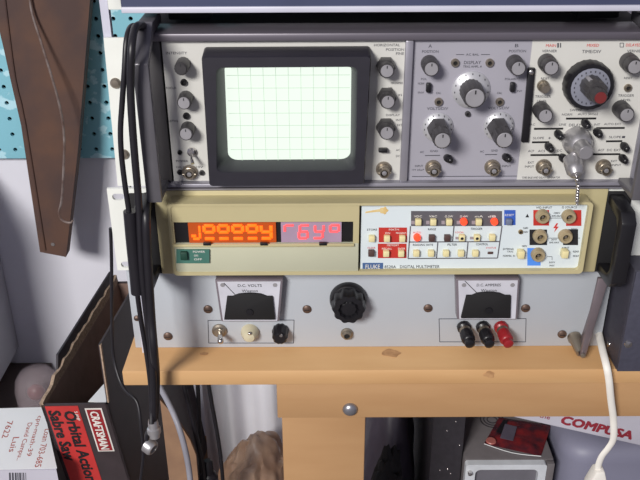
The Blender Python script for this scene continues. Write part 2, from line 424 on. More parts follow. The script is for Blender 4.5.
# ------------------------------------------------------------------ oscilloscope
def scope():
    zt = U(320, 32.5, -.004).z; zb = U(320, 190, -.006).z
    cx = .064
    t = thing('oscilloscope', 'rack oscilloscope with bright lit square screen and many knobs, on top of beige multimeter', 'oscilloscope', (cx, .1, zb))
    xl = U(161, 100, 0).x - .004; xl = cx - .213; xr = cx + .213
    MB().bx(xl + .003, xr - .003, .006, .40, zb + .002, zt - .002, .002).build('case', M['dark_case'], t)
    # front frame
    za = U(320, 40.7, -.004).z; zc = U(320, 183, -.006).z
    MB().bx(xl, xr, -.006, .03, za, zt, .0015).build('shaded_top_rail', M['frame_shaded'], t)
    m = MB().bx(xl, xr, -.007, .03, zb, zc, .0015)
    pxl = U(163, 60, 0).x
    pxr = U(629, 173, 0).x
    m.bx(pxr + .001, xr, -.004, .03, zc, za, .001)
    m.build('front_frame', M['scope_frame'], t)
    MB().bx(xl + .004, pxl - .0012, -.003, .03, zc, za, .001).build('shaded_side_bar', M['knob_dark'], t)  # left frame bar coloured dark for the shade inside the handle
    MB().bx(xl - .0003, xr + .0003, -.0076, -.006, (zb + zc) / 2 - .0008, (zb + zc) / 2 + .0002).build('frame_groove', M['dark_case'], t)
    dv = U(407, 100, 0).x
    MB().bx(dv - .0035, dv + .0028, -.005, .02, zc, za, .001).build('divider', M['scope_frame'], t)
    # panels
    MB().bx(pxl, dv - .003, 0, .006, zc, za).build('screen_panel', M['scope_white'], t)
    v1 = U(528, 80, 0).x
    MB().bx(dv + .003, v1, 0, .006, zc, za).build('amplifier_panel', M['scope_grey'], t)
    MB().bx(v1, pxr + .002, -.0004, .006, zc, za).build('timebase_panel', M['scope_white'], t)
    MB().line((412, 176.5), (518, 176), 0, .0005).line((536, 175.5), (627, 175), 0, .0005).build('border_line', M['ink'], t)
    # ears
    for sx in (-1, 1):
        x1 = xl if sx < 0 else xr; x0 = cx + sx * .2413
        e = MB(); a, b = sorted((x0, x1 + sx * .001))
        ze = U(118, 186, 0).z; zet = U(104, 38, 0).z
        tp = (U(103.5, 38, 0).x - x0) if sx < 0 else 0
        e.prism([Vector((x0 + tp if sx < 0 else b, 0, zet)), Vector((x1 + sx * .001, 0, zet)), Vector((x1 + sx * .001, 0, ze)), Vector((x0 if sx < 0 else b, 0, ze))], (0, .003, 0)); eo = e.build('rack_ear', M['ear_white'], t)
        for zz in (U(118, 83, 0).z, ze + .03):
            c = Vector((x0 - sx * .009, 0, zz)); MB().lathe(c, TOWARD, [(.0045, 0), (.0045, .0012), (.003, .003), (.001, .0032)], 16).build('screw', M['nickel'], eo)
    # handles: flat strap standing 40 mm proud
    for sx in (-1, 1):
        hx = cx + sx * .2015; w = .0125; yh = -.042
        zt2 = U(143, 64, yh).z; zb2 = U(157, 203, yh).z
        xo = hx + sx * .0
        h = MB()
        P = lambda y, z: Vector((hx - w / 2, y, z))
        prof = [(.03, zt + .010), (-.008, zt + .010), (yh, zt2), (yh, zb2), (-.004, zb2 - .0), (-.004, zb2 + .005), (yh + .006, zb2 + .006), (yh + .006, zt2 - .003), (-.006, zt - .0), (.03, zt + .001)]
        h.prism([P(y, z) for y, z in prof], (w, 0, 0), .0012)
        h.build('handle', M['handle_grey'], t)
    # screen hood
    yf = -.024
    o_base = (U(203, 48, 0).x, U(371, 48, 0).x, U(287, 185, 0).z, U(287, 47, 0).z)
    A, B, C, D = U(201, 57, yf), U(371.5, 56, yf), U(364.5, 185, yf), U(209, 187, yf)
    def loop4(p, y, r, arch=0, n=5):
        a, b, c, d = p; pts = rrect(0, 1, 0, 1, 0, r, n); out = []
        for q in pts:
            u, v = q.x, q.z
            top = a.lerp(b, u); bot = d.lerp(c, u); w = bot.lerp(top, v); w = Vector((w.x, y, w.z + arch * v * (1 - (2 * u - 1) ** 2))); out.append(w)
        return out
    base = [Vector((A.x - .0005, 0, A.z + .0015)), Vector((B.x + .0005, 0, B.z + .0015)), Vector((C.x + .001, 0, C.z - .0)), Vector((D.x - .001, 0, D.z - .0))]
    inner = [U(216, 67.5, yf), U(357.5, 66.5, yf), U(356, 171, yf), U(216.5, 173, yf)]
    sy = -.003
    scr = [U(224, 62, sy), U(351.5, 62, sy), U(350.5, 160, sy), U(228, 161, sy)]
    L = [loop4(base, 0.001, .02, .003), loop4([A, B, C, D], yf + .003, .02, .002), loop4([a.lerp(sum((A, B, C, D), Vector()) / 4, .015) for a in (A, B, C, D)], yf, .02, .002),
         loop4(inner, yf, .05), loop4([a.lerp(sum(inner, Vector()) / 4, .02) for a in inner], yf + .002, .06), loop4(scr, sy, .08), loop4(scr, 0.001, .08)]
    MB().loft(L, closed=True).build('screen_hood', M['hood'], t)
    # screen glass, gently domed
    b = bmesh.new(); n = 14; ce = sum(scr, Vector()) / 4; g = []
    for j in range(n + 1):
        row = []
        for i in range(n + 1):
            u, v = i / n, j / n; w = scr[3].lerp(scr[2], u).lerp(scr[0].lerp(scr[1], u), v)
            bul = (1 - (2 * u - 1) ** 2) * (1 - (2 * v - 1) ** 2)
            row.append(b.verts.new((w.x, sy + .0025 - .002 * bul, w.z)))
        g.append(row)
    for j in range(n):
        for i in range(n): b.faces.new((g[j][i], g[j][i + 1], g[j + 1][i + 1], g[j + 1][i]))
    so = MB().add(b).build('screen', M['screen'], t)
    gr = MB(); x0, x1 = U(227.5, 110, sy).x, U(350.5, 110, sy).x; zz0, zz1 = U(287, 161, sy).z, U(287, 62, sy).z
    def gl(a, c, w): gr.box(((a[0] + c[0]) / 2, sy - .0004, (a[1] + c[1]) / 2), (abs(a[0] - c[0]) + w, .0002, abs(a[1] - c[1]) + w))
    for i in range(1, 10):
        x = x0 + (x1 - x0) * i / 10; gl((x, zz0 + .001), (x, zz1 - .001), .0004)
    for j in range(1, 8):
        z = zz0 + (zz1 - zz0) * j / 8; gl((x0 + .001, z), (x1 - .001, z), .0004)
    gr.build('graticule', M['gratic'], so)
    # ---- left column
    knob(t, 181, 69, 7, .015, 0, cap='knob_dark', flute=(14, .03), label='dark worn knob')
    knob(t, 184, 103, 7.2, .014, 0); knob(t, 186, 134, 7.2, .014, 0)
    jack(t, 184, 82, 3.4, 0, 'black'); jack(t, 186.5, 115.5, 3.4, 0, 'black'); jack(t, 180, 152, 2.2, 0, 'black_matte')
    c = U(192, 151, 0); k = S(192, 151, 0)
    tg = MB().lathe(c, TOWARD, [(4.5 * k, 0), (4.5 * k, .003), (3 * k, .004)], 18).build('toggle_switch', M['chrome'], t)
    MB().tube([c + TOWARD * .002, c + Vector((.001, -.010, -.003)), c + Vector((.002, -.014, -.006))], lambda q: .001 + .0006 * q, 10).build('bat', M['chrome'], tg)
    bnc(t, 189, 175, 0, .007, 'test_terminal')
    for p in ((180, 172), (202, 172.5)): jack(t, *p, 2.8, 0, 'knob_dark', .002, 'panel_screw')
    # ---- right of the screen
    for p in ((387, 71), (388, 102), (387, 133)): knob(t, *p, 7.6, .016, 0, base=(10, .009, 6), flute=(16, .02))
    slide(t, 383, 150, 9, 3.5, 0); bnc(t, 384.5, 174, 0)
    # ---- amplifier plug-in
    for p in ((431.5, 69), (518.5, 68.5)): knob(t, *p, 8, .017, 0, flute=(18, .02), base=(8.6, .008))
    for p in ((455, 62.5), (489.5, 62.5), (438.5, 101.5), (499.5, 101.5)): jack(t, *p, 4.2, 0, 'nickel')
    jack(t, 467.5, 113.5, 2.8, 0, 'knob_dark')
    for p in ((428.5, 87.5), (512.5, 87)): slide(t, *p, 5, 9.5, 0, .005)
    def dial(px, py, r, dep, kp, kr, kl, hexbase):
        c = U(px, py, 0); k = S(px, py, 0)
        o = MB().lathe(c, TOWARD, [(r * k, 0), (r * k, .0015), (r * k * .72, dep), (r * k * .5, dep + .0005)], 40).build('dial_skirt', M['dial_silver'], t)
        mk = MB()
        for q in range(11):
            a = R(210 - q * 24); mk.box(c + Vector((math.cos(a) * r * k * .88, -.0027, math.sin(a) * r * k * .88)), (.0006, .002, .0013))
        mk.build('dial_marking', M['ink'], o)
        return knob(t, kp[0], kp[1], kr, kl, -dep, base=hexbase, flute=(18, .03))
    dial(470.8, 89.5, 19, .005, (475, 98), 11.2, .021, None)
    dial(437.5, 127, 15.3, .005, (442.5, 140.5), 9.2, .030, (11.5, .017, 6))
    dial(498.5, 126, 15.3, .005, (504.5, 140), 9.2, .030, (11.5, .017, 6))
    for p in ((448, 158.5), (506.5, 157.5)): lever(t, *p, 0, 4, 3)
    bnc(t, 434.5, 172.5, 0); bnc(t, 494.5, 172, 0)
    # ---- timebase plug-in
    a = U(530.5, 68, 0); b2 = U(521.5, 140, 0); c = U(528.5, 140, 0); d = U(535, 68, 0)
    s1 = MB().prism([U(527.5, 67, 0), U(534.5, 67, 0), U(528, 141, 0), U(520.5, 141, 0)], (0, -.004, 0), .0008).build('module_latch', M['black'], t)
    p = U(531, 72, -.004); MB().lathe(p, TOWARD, [(.0022, 0), (.002, .002), (.001, .0026)], 12).build('pivot', M['chrome'], s1)
    knob(t, 551.5, 68, 8, .018, 0, flute=(18, .02), base=(9, .009)); knob(t, 545.5, 116, 7.8, .018, 0, flute=(18, .02), base=(8.6, .009))
    knob(t, 635, 67, 8, .018, 0, flute=(18, .02), base=(9, .009)); knob(t, 627, 115, 7.8, .018, 0, flute=(18, .02), base=(8.6, .009))
    knob(t, 545.5, 89, 5, .010, 0, body='nickel', cap='nickel', flute=(16, .05), base=(6, .004), name='thumb_nut', point=False)
    jack(t, 627.5, 87.5, 4, 0, 'nickel')
    # main sweep dial
    c = U(590.5, 87.5, -.012); c.y = 0; k = S(591, 84, 0) * .95
    o = MB().lathe(c, TOWARD, [(25.5 * k, 0), (25.5 * k, .010), (24 * k, .0125), (20.5 * k, .0125), (20 * k, .011)], 72, flute=(24, .012)).build('sweep_dial', M['black'], t)
    MB().lathe(c, TOWARD, [(20.4 * k, .010), (20.2 * k, .0122), (10 * k, .0135)], 48).build('dial_face', M['dial_grey'], o)
    mk = MB()
    for q in range(22):
        an = R(q * 360 / 22); mk.box(c + Vector((math.cos(an) * 17 * k, -.0128, math.sin(an) * 17 * k)), (.0008, .0008, .0014))
    mk.build('dial_marking', M['ink'], o)
    kk = knob(t, 597.5, 92.5, 10.5, .020, -.0125, cap=None, flute=(12, .05), body='knob_dark')
    ptr = MB().prism([c + Vector((-.002, -.0205, .004)), c + Vector((-.0085, -.0205, .0115)), c + Vector((-.0060, -.0205, .0125)), c + Vector((.002, -.0205, .006))], (0, -.004, 0))
    ptr.build('pointer', M['cap_grey'], kk)
    knob(t, 600.6, 97.8, 7.2, .012, -.0325, body='knob_dark', cap='red_cap', flute=(14, .04), label='small knob with red cap', point=False)
    # slots and levers
    sl = MB()
    for x0_, x1_, y in ((566, 596, 118.5), (534, 563, 128.7), (596, 624.5, 128), (532, 549, 142.2), (606, 622, 141.2), (530.5, 559, 155), (593, 620, 154.2)):
        sl.line((x0_, y), (x1_, y - .2), -.0004, .0015, .0005)
    sl.build('slot_line', M['black_matte'], t)
    for p in ((585.5, 123.5), (558.5, 134.5), (597.5, 132.5), (549, 147), (624.5, 146.5), (563, 158), (623, 158.5)): lever(t, *p, -.0004, 3.6, 4)
    bnc(t, 546.5, 171.5, 0); bnc(t, 607, 171.5, 0)
    # long chrome control and captive cap on a chain
    c = U(577, 139, 0)
    e = U(585.5, 152.5, -.030)
    c = Vector((e.x, 0, e.z)); k = S(580, 145, 0)
    ck = MB().lathe(c, TOWARD, [(14 * k, 0), (14.5 * k, .004), (14 * k, .010), (11 * k, .016), (8.5 * k, .018), (7.6 * k, .029), (6.6 * k, .031)], 40).build('chrome_knob', M['satin'], t, label='long polished metal control knob')
    MB().lathe(c + TOWARD * .031, TOWARD, [(6.4 * k, -.0004), (6.2 * k, .0006)], 24).build('cap', M['satin'], ck)
    e = U(577.5, 171, -.030)
    cap = MB().lathe(Vector((e.x, -.012, e.z + .004)), Vector((0, -.8, -.45)), [(4 * k, -.002), (9 * k, 0), (9.4 * k, .006), (8.6 * k, .009), (9 * k, .010), (8.4 * k, .014), (5.5 * k, .018), (2 * k, .019)], 28).build('dust_cap', M['satin'], t, label='bright metal cap hanging on a bead chain')
    ch = MB(); pts = [(574, 158, -.006), (573, 162, -.012), (577, 180, -.034), (578, 186, -.034), (577.6, 192, -.034), (577, 198, -.034), (577, 204, -.034)]
    P = [U(*q) for q in pts]
    for a_, b_ in zip(P, P[1:]):
        nb = max(2, int((b_ - a_).length / .0042))
        for q in range(nb): ch.ball(a_.lerp(b_, q / nb), .0018, 8)
    ch.ball(P[-1], .0013, 8); ch.tube(P, .0004, 6, 3); ch.build('bead_chain', M['chrome'], t)
    # ---- lettering
    w = MB(); T = lambda s_, a_, b_, y, h=2.4, Y=0: w.text(s_, a_, b_, y, Y, h)
    T('INTENSITY', 166, 187, 53); T('FOCUS', 166, 176, 88, 2); T('ASTIG', 167, 178, 121, 2); T('POWER', 176, 188, 161, 2); T('CAL 1V', 176, 186, 167, 2); T('10V', 196, 203, 167, 2)
    T('HORIZONTAL', 374, 400, 45); T('POSITION', 386, 404, 49.5); T('FINE', 396, 404, 53.5)
    T('MAGNIFIER', 391, 403, 83, 2); T('X1', 388, 392, 88, 2); T('X5', 398, 402, 95, 2); T('DISPLAY', 386, 400, 115, 2); T('INT', 396, 402, 120, 2); T('EXT', 397, 402, 125, 2); T('AC', 396, 400, 150, 2); T('DC', 396, 400, 156, 2)
    T('A', 428.5, 432, 46, 3); T('POSITION', 422, 438.5, 51.5); T('B', 515, 518.5, 45.5, 3); T('POSITION', 509, 526, 51)
    T('AC BAL', 466, 479, 54.5, 2); T('DISPLAY', 464, 481, 62.5, 3); T('TRIG AMPL A', 463, 482, 66.5, 2)
    T('POL', 421, 427, 79, 2); T('NORM', 418, 424, 83.5, 2); T('INV', 418, 424, 92.5, 2); T('POLARITY', 505, 520, 79, 2); T('INV', 517, 522, 91, 2)
    T('CAL', 436, 441, 93, 2); T('CAL', 497, 502, 93, 2); T('VOLTS/DIV', 427, 448, 108.5, 2.6); T('VOLTS/DIV', 488, 509, 108, 2.6)
    T('AC', 420, 424, 152, 2); T('GND', 430, 438, 151, 2); T('AC', 480, 484, 151.5, 2); T('GND', 491, 498, 150.5, 2); T('INPUT', 415, 423, 166, 2); T('1M 25pF', 412, 424, 170, 2); T('INPUT', 502, 511, 166, 2)
    w.line((456, 54.5), (464, 54.5), 0, .0004).line((481, 54.5), (490, 54.5), 0, .0004).line((425, 155.5), (440, 155.3), 0, .0006).line((485, 154.6), (497, 154.4), 0, .0006)
    T2 = lambda s_, a_, b_, y, h=2.4: T(s_, a_, b_, y, h, -.0004)
    T2('VERNIER', 542, 557, 51); T2('TIME/DIV', 582, 601, 51.5, 3); T2('VERNIER', 627, 643, 51); T2('SWEEP', 570, 582, 110, 2.2); T2('NORM', 562, 572, 114.5, 2.2); T2('AUTO SINGLE', 578, 598, 114, 2.2)
    T2('TRIGGER', 535, 551, 96.5); T2('LEVEL', 537, 547, 101, 2); T2('TRIGGER', 618, 634, 95.5); T2('LEVEL', 621, 631, 100, 2); T2('RESET', 541, 549, 78.5, 2); T2('RESET', 624, 632, 78, 2)
    T2('AC', 530, 535, 124.5, 2); T2('LINE', 559, 566, 124.5, 2); T2('DELAY', 569, 581, 125, 2.6); T2('INT', 594, 600, 124.5, 2); T2('AUTO EXT', 604, 621, 124, 2)
    T2('SLOPE', 533, 544, 138, 2.2); T2('+', 548, 551, 138, 2.2); T2('SLOPE', 609, 621, 137, 2.2); T2('-', 622, 625, 137, 2)
    T2('ACF', 528, 534, 151, 2.2); T2('ACS', 538, 545, 151, 2.2); T2('DC', 557, 562, 150.5, 2.2); T2('ACF', 598, 604, 150, 2.2); T2('DC', 607, 612, 150, 2.2); T2('EXT', 614, 621, 150, 2.2)
    T2('EXT', 528, 534, 162.5, 2); T2('INPUT', 525, 534, 166.5, 2); T2('EXT', 611, 617, 161, 2); T2('INPUT', 612, 621, 165, 2); T2('TIME BASE AND DELAY GENERATOR', 522, 560, 177.5, 2)
    sq = [(620, 43), (623.5, 43), (623.5, 47), (620, 47)]
    for a_, b_ in zip(sq, sq[1:] + sq[:1]): w.line(a_, b_, -.0004, .0004)
    w.line((558, 43), (558, 47.5), -.0004, .0012).line((560.5, 43), (560.5, 47.5), -.0004, .0008)
    w.build('panel_lettering', M['ink'], t, smooth=False)
    r = MB(); r.text('MAIN', 546, 556, 45.5, -.0004, 2.6).text('MIXED', 587, 599, 45.3, -.0004, 2.6).text('DELAYED', 626, 641, 45, -.0004, 2.6)
    r.build('red_lettering', M['ink_red'], t, smooth=False)
    return zt, zb
ZST, ZSB = scope()

# ------------------------------------------------------------------ unit above the oscilloscope
def upper_unit():
    zb = U(320, 11.5, 0).z; z2 = U(320, 5.5, 0).z
    x0 = U(122, 8, 0).x; x1 = x0 + .45
    t = thing('rack_chassis', 'blue-grey rack unit with a pale lower lip along the top edge of the photo', 'instrument', ((x0 + x1) / 2, .1, ZST))
    MB().bx(x0 + .001, x1, .004, .32, zb + .002, zb + .09, .001).build('case', M['black_matte'], t)
    MB().bx(x0, x1, -.002, .004, z2, zb + .09).build('front_panel', M['bluegrey'], t)
    MB().bx(x0, x1, -.004, .02, zb, z2, .0008).build('lower_lip', M['rail_white'], t)
    e0 = U(107.5, 4, 0).x
    MB().bx(e0, x0 - .0005, .0005, .0035, U(110, 10, 0).z, zb + .09, .0006).build('rack_ear', M['ear_white'], t)
    for px in (597, 190):
        p = U(px, 27, .04)
        MB().bx(p.x - .018, p.x + .018, .04, .075, ZST + .0001, zb + .004, .002).build('foot', M['black_matte'], t)
    s0 = U(101.5, 20, .004).x
    m = MB().bx(s0, s0 + .0065, .004, .006, BENCH, zb + .09).bx(s0 + .005, s0 + .0065, .006, .011, BENCH, zb + .09)
    tag(m.build('rack_post', M['rail_white']), 'narrow pale upright rack post behind the white mounting ears at left', 'post')
upper_unit()

# ------------------------------------------------------------------ multimeter
def dmm():
    yb, yp = -.022, -.017
    zt = ZSB - .0008; zb = U(320, 275, yb).z
    zlow = BENCH + .0893
    x0, x1 = U(155, 200, 0).x, U(606.5, 195, 0).x
    t = thing('digital_multimeter', 'beige bench multimeter with orange and pink lit digits and white button panel', 'multimeter', ((x0 + x1) / 2, .1, zlow))
    MB().bx(x0 + .003, x1 - .003, .004, .38, zlow, zt - .001, .002).build('case', M['beige'], t)
    MB().bx(x0, x1, -.004, .006, zlow + .004, zt, .0015).build('flange', M['beige'], t)
    fz1 = U(320, 203.5, yb).z; fx0 = U(166.5, 205, yb).x; fx1 = U(593.5, 205, yb).x
    dx0 = U(361, 230, yp).x
    # bezel: a rim round the whole front, and the cream slab behind the display side
    outer = rrect(fx0, fx1, zb, fz1, -.003, .004); inner = rrect(fx0 + .003, fx1 - .0035, zb + .0035, fz1 - .0022, -.003, .003)
    MB().ring(outer, inner, (0, yb + .003, 0)).build('bezel', M['beige'], t)
    wx0, wx1 = U(175, 230, yp).x, U(353, 230, yp).x; wz1, wz0 = U(260, 221.5, yp - .003).z, U(260, 243, yp - .003).z
    sl = MB(); lx = dx0 - .002
    sl.bx(fx0 + .002, lx, -.004, yb + .001, wz1, fz1 - .001).bx(fx0 + .002, wx0, -.004, yb + .001, wz0, wz1).bx(wx1, lx, -.004, yb + .001, wz0, wz1)
    sl.build('display_surround', M['beige'], t)
    MB().bx(fx0 + .002, lx, -.004, yb + .0006, zb + .001, wz0, .0006).build('lower_panel', M['cream'], t)
    MB().bx(wx0 - .002, lx - .004, yb, yb - .0018, wz0 - .0022, wz0 + .0006, .0006).build('display_sill', M['beige'], t)
    # display
    yd = yb + .0015
    MB().bx(wx0, wx1, -.003, yd + .002, wz0, wz1).build('display_window', M['black'], t)
    def patch(nm, a, b, mt):
        xa, xb = U(a, 232, yd).x, U(b, 232, yd).x
        return MB().bx(xa, xb, yd + .002, yd, wz0 + .0008, wz1 - .0008).build(nm, M[mt], t), xa, xb
    am, xa, xb = patch('orange_display', 188.5, 276, 'amber'); li, xc, xd = patch('pink_display', 281, 341.5, 'lilac')
    H = wz1 - wz0 - .0085; zc = (wz0 + wz1) / 2 + .0008
    def digit(m, cx, w, segs, th=.0021, sl=.0):
        hw, hh = w / 2, H / 2
        G = dict(a=(0, hh, w, th), g=(0, 0, w, th), d=(0, -hh, w, th), f=(-hw, hh / 2, th, hh), b=(hw, hh / 2, th, hh), e=(-hw, -hh / 2, th, hh), c=(hw, -hh / 2, th, hh))
        for s_ in segs:
            ox, oz, sw, sh = G[s_]; m.box((cx + ox + oz * sl, yd - .0004, zc + oz), (sw * .98 + (0 if sw == th else -.0), .0008, sh * .92), .0003)
    m = MB(); W = xb - xa; dg = W / 6.1
    digit(m, xa + dg * .55, .006, 'bc'); m.box((xa + dg * .35, yd - .0004, zc - H * .28), (.004, .0008, .0022)).box((xa + dg * .52, yd - .0004, zc - H * .5), (.0055, .0008, .0022))
    for q in range(4): digit(m, xa + dg * (1.45 + q), .0085, 'abfgd', .0030)
    digit(m, xa + dg * 5.42, .0085, 'fgbcd', .0030)
    m.build('digit', M['orange'], am)
    m = MB(); W = (xd - xc) / 4
    for q, sg in enumerate(('fa', 'acdefg', 'fbgcd', 'abfg')): digit(m, xc + W * (q + .5), .0075, sg, .0022, .15)
    m.build('digit', M['pink'], li)
    for px in (207, 264, 323):
        p = U(px, 244, yb - .002); MB().box((p.x, yb - .0012, p.z), (.0068, .003, .0028), .0005).build('clip', M['black'], t)
    pp = MB().rect(176.5, 209.5, 249, 262.5, yb, .0014).build('power_plate', M['teal'], t)
    p = U(184, 255.5, yb - .003); MB().box((p.x, yb - .003, p.z), (.0062, .004, .008), .0008).build('power_button', M['teal_dark'], pp)
    MB().text('POWER', 193, 205, 251.7, yb - .0014, 2).text('ON', 194, 198, 255.5, yb - .0014, 2).text('OFF', 194, 202, 259.3, yb - .0014, 2).build('lettering', M['ink_white'], pp, smooth=False)
    # white face plate
    MB().bx(dx0, fx1 - .003, -.003, yp, zb + .003, fz1 - .002).build('face_plate', M['dmm_white'], t)
    pr = MB(); pr.rect(411, 502, 211, 226, yp, .0002)
    for a, b in (((410.5, 226), (408, 258.5)), ((408, 258.5), (497.5, 258)), ((497.5, 258), (502, 226)), ((409, 242), (499.5, 241.5)), ((454, 226), (452.5, 242)), ((437.8, 242.5), (436.5, 258.3)), ((468, 242), (466.5, 258.2))):
        pr.line(a, b, yp, .0010, .0002)
    pr.build('grey_legend', M['dmm_grey'], t, smooth=False)
    MB().rect(378.7, 407, 227.5, 242.3, yp, .0002).rect(377.8, 406.5, 243.6, 258, yp, .0002).build('red_legend', M['dmm_red'], t)
    MB().rect(504.2, 515.5, 210, 225, yp, .0002).build('blue_legend', M['dmm_blue'], t)
    MB().rect(527.3, 540.5, 248, 265.5, yp, .0002).build('blue_socket_patch', M['dmm_ltblue'], t)
    MB().rect(533.3, 549, 210, 225.5, yp, .0002).rect(566, 581.3, 210, 225.8, yp, .0002).build('red_socket_patch', M['dmm_red'], t)
    MB().rect(529.5, 547, 229.5, 245, yp, .0002).rect(563, 578, 229.2, 245, yp, .0002).build('black_socket_patch', M['ink_black'], t)
    lg = MB().rect(362.5, 383, 262.8, 270.3, yp, .0004).build('maker_badge', M['logo_blue'], t)
    MB().text('FLUKE', 365.5, 380, 266.6, yp - .0004, 4.2).build('badge_lettering', M['ink_white'], lg, smooth=False)
    st = MB(); a = U(384, 210.5, yp); k = S(384, 210, yp)
    st.lathe(a, TOWARD, [(4 * k, 0), (3.6 * k, .0003)], 18, flute=(5, .18)); st.prism([U(365, 213, yp), U(366, 211.5, yp), U(380, 209, yp), U(382, 211.5, yp), U(374, 212, yp)], (0, -.0003, 0))
    st.build('glue_stain', M['stain'], t)
    def button(px, py, mt='btn', w=6, h=6.4, ln=.0045, dot=False):
        c = U(px, py, yp - ln * .7); k = S(px, py, yp)
        o = MB().box((c.x, yp - ln / 2, c.z), (w * k, ln, h * k), .0006).build('button', M[mt], t)
        if dot: MB().lathe(Vector((c.x, yp - ln, c.z)), TOWARD, [(1.6 * k, 0), (1.4 * k, .0003)], 12).build('indicator_dot', M['ink_black'], o)
        return o
    for x in (418.3, 433.3, 449.2, 478.8): button(x, 222.3)
    def lit(px, py):
        c = U(px, py, yp - .003); k = S(px, py, yp)
        MB().lathe(Vector((c.x, yp, c.z)), TOWARD, [(3.7 * k, 0), (3.6 * k, .0034), (2.8 * k, .0045)], 20).build('lit_button', M['btn_red'], t, label='glowing red button')
    lit(464, 222.3); lit(494.6, 222.3); lit(417.3, 238.1)
    for x in (431.9, 447.3): button(x, 238.3, 'btn_dark')
    for x in (461.9, 477): button(x, 238, dot=True)
    button(492.3, 237.8)
    for x in (416.3, 431, 446, 461, 475.4): button(x, 253.6)
    button(490.4, 253, 'btn_dark', 5.6, 2.8, .001)
    button(371.8, 238.8); button(371.3, 253.5, 'btn_dark')
    for p in ((387, 238.8), (402.3, 238.8), (386.2, 253.8), (401.2, 253.8)): button(*p)
    button(509, 222, 'btn_grey', 6, 6)
    button(521, 254.5, w=6.5, h=8, ln=.007); button(564.8, 254, w=6.5, h=8, ln=.007)
    led = MB()
    for x in (412.9, 427.7, 443.1, 458.3, 473.3): led.rect(x - 1.7, x + 1.7, 220.6, 224, yp, .0006)
    for x in (457, 471.5): led.rect(x - 1.6, x + 1.6, 236.7, 239.2, yp, .0004)
    led.build('indicator_lamp', M['lamp_grey'], t)
    def sock(px, py, r=7):
        ln = .006; c = U(px, py, yp - ln); c = Vector((c.x, yp, c.z)); k = S(px, py, yp)
        o = MB().lathe(c, TOWARD, [(r * k, 0), (r * k, ln * .6), (r * .85 * k, ln), (r * .5 * k, ln), (r * .45 * k, .001)], 28).build('banana_socket', M['socket'], t)
        MB().lathe(c, TOWARD, [(r * .46 * k, .0005), (r * .4 * k, .002)], 16).build('socket_hole', M['black_matte'], o)
        MB().lathe(c, TOWARD, [(r * .2 * k, .001), (r * .2 * k, ln * .7), (.0002, ln * .75)], 10).build('socket_pin', M['nickel'], o)
    for p in ((543.5, 218.3), (570, 218.3), (541, 238.3), (566.5, 238.3), (539, 256.8)): sock(*p)
    jack(t, 520.5, 231.5, 2.4, yp, 'brass', .002, 'brass_pin')
    MB().prism([U(x, y, yp) for x, y in ((556.5, 223.2), (553.2, 228), (555.6, 228), (554.2, 232), (558.6, 226.6), (556.2, 226.6), (558, 223.2))], (0, -.0003, 0)).build('warning_flash', M['ink_red'], t)
    w = MB(); w2 = MB(); w3 = MB(); w4 = MB(); T = lambda s_, a, b, y, h=2.2: (w if a > 500 else w3 if y > 262 else w4 if a < 400 else w2).text(s_, a, b, y, yp, h)
    T('8520A', 384.5, 396, 266.8, 3); T('DIGITAL MULTIMETER', 400, 439.5, 266.6, 3)
    T('V/Ω INPUT', 536, 552, 207.4, 2.2); T('Ω SOURCE', 562, 577, 207.2, 2.2); T('1000V', 554, 560, 213, 1.8); T('RMS MAX', 552, 561, 216, 1.8); T('20V', 551, 557, 239.5, 1.8); T('RMS MAX', 549.5, 559, 242.5, 1.8)
    T('250V', 571, 577, 229, 1.6); T('GUARD', 523, 528, 228, 1.8); T('500V', 524, 528, 232, 1.8); T('INPUT', 562, 569, 247.8, 1.9); T('REAR', 573, 579, 251.5, 1.9); T('FRONT', 573, 579, 256, 1.9)
    T('250V', 549, 555, 262.3, 1.7); T('MAX', 549.5, 554.5, 265.5, 1.7); T('EXTERNAL', 503, 514, 249, 1.9); T('TRIG', 507, 513, 251.6, 1.6); T('NORMAL  IN', 503, 515, 255.8, 1.9); T('1000V', 522, 527, 246, 1.8)
    T('RANGE', 428, 436, 229.2, 2.2); T('TRIGGER', 470.5, 482.5, 228.8, 2.2); T('READING RATE', 413, 433, 244.8, 2); T('FILTER', 447.5, 457, 244.6, 2.2); T('CONTROL', 476, 488, 244.2, 2.2); T('STORE', 367, 377, 229.6, 2)
    w.line((549, 218), (564, 218), yp, .0003).line((549, 238), (560, 238), yp, .0003).line((573, 238), (580, 238), yp, .0003).line((547, 256.5), (552, 256.5), yp, .0003).line((552, 256.5), (552, 260), yp, .0003)
    w.prism([U(525.5, 217.2, yp), U(529, 217.2, yp), U(527.4, 213.8, yp)], (0, -.0003, 0))
    w.build('socket_lettering', M['ink_black'], t, smooth=False)
    w3.build('model_lettering', M['ink_black'], t, smooth=False); w4.build('button_lettering', M['ink_black'], t, smooth=False)
    w2.build('panel_lettering', M['ink_black'], t, smooth=False)
    w = MB()
    for s_, x in (('VDC', 418), ('VAC', 433), ('Ω 2W', 449), ('Ω 4W', 464), ('mA', 479), ('dB', 492)): w.text(s_, x - 4, x + 4, 216.3, yp - .0002, 2)
    w.text('MATH', 389, 399, 229.5, yp - .0002, 1.9).text('ON', 385, 390, 233, yp - .0002, 1.8).text('PROGRAM', 396, 406, 233, yp - .0002, 1.8).text('MEMORY', 387, 399, 245.2, yp - .0002, 1.9).text('RECALL', 382, 392, 248.6, yp - .0002, 1.8).text('ENTER', 398, 405, 248.6, yp - .0002, 1.8)
    w.text('RESET', 505, 514, 215, yp - .0002, 2)
    w.build('white_lettering', M['ink_white'], t, smooth=False)
    w = MB(); w.text('AUTO', 413, 421, 232.5, yp, 1.8).text('LOCAL', 455.5, 464, 232.3, yp, 1.8).text('CLEAR', 367.5, 375.5, 247.8, yp, 1.8).text('STATUS', 486, 496, 247.8, yp, 1.6); w.build('red_lettering', M['ink_red'], t, smooth=False)
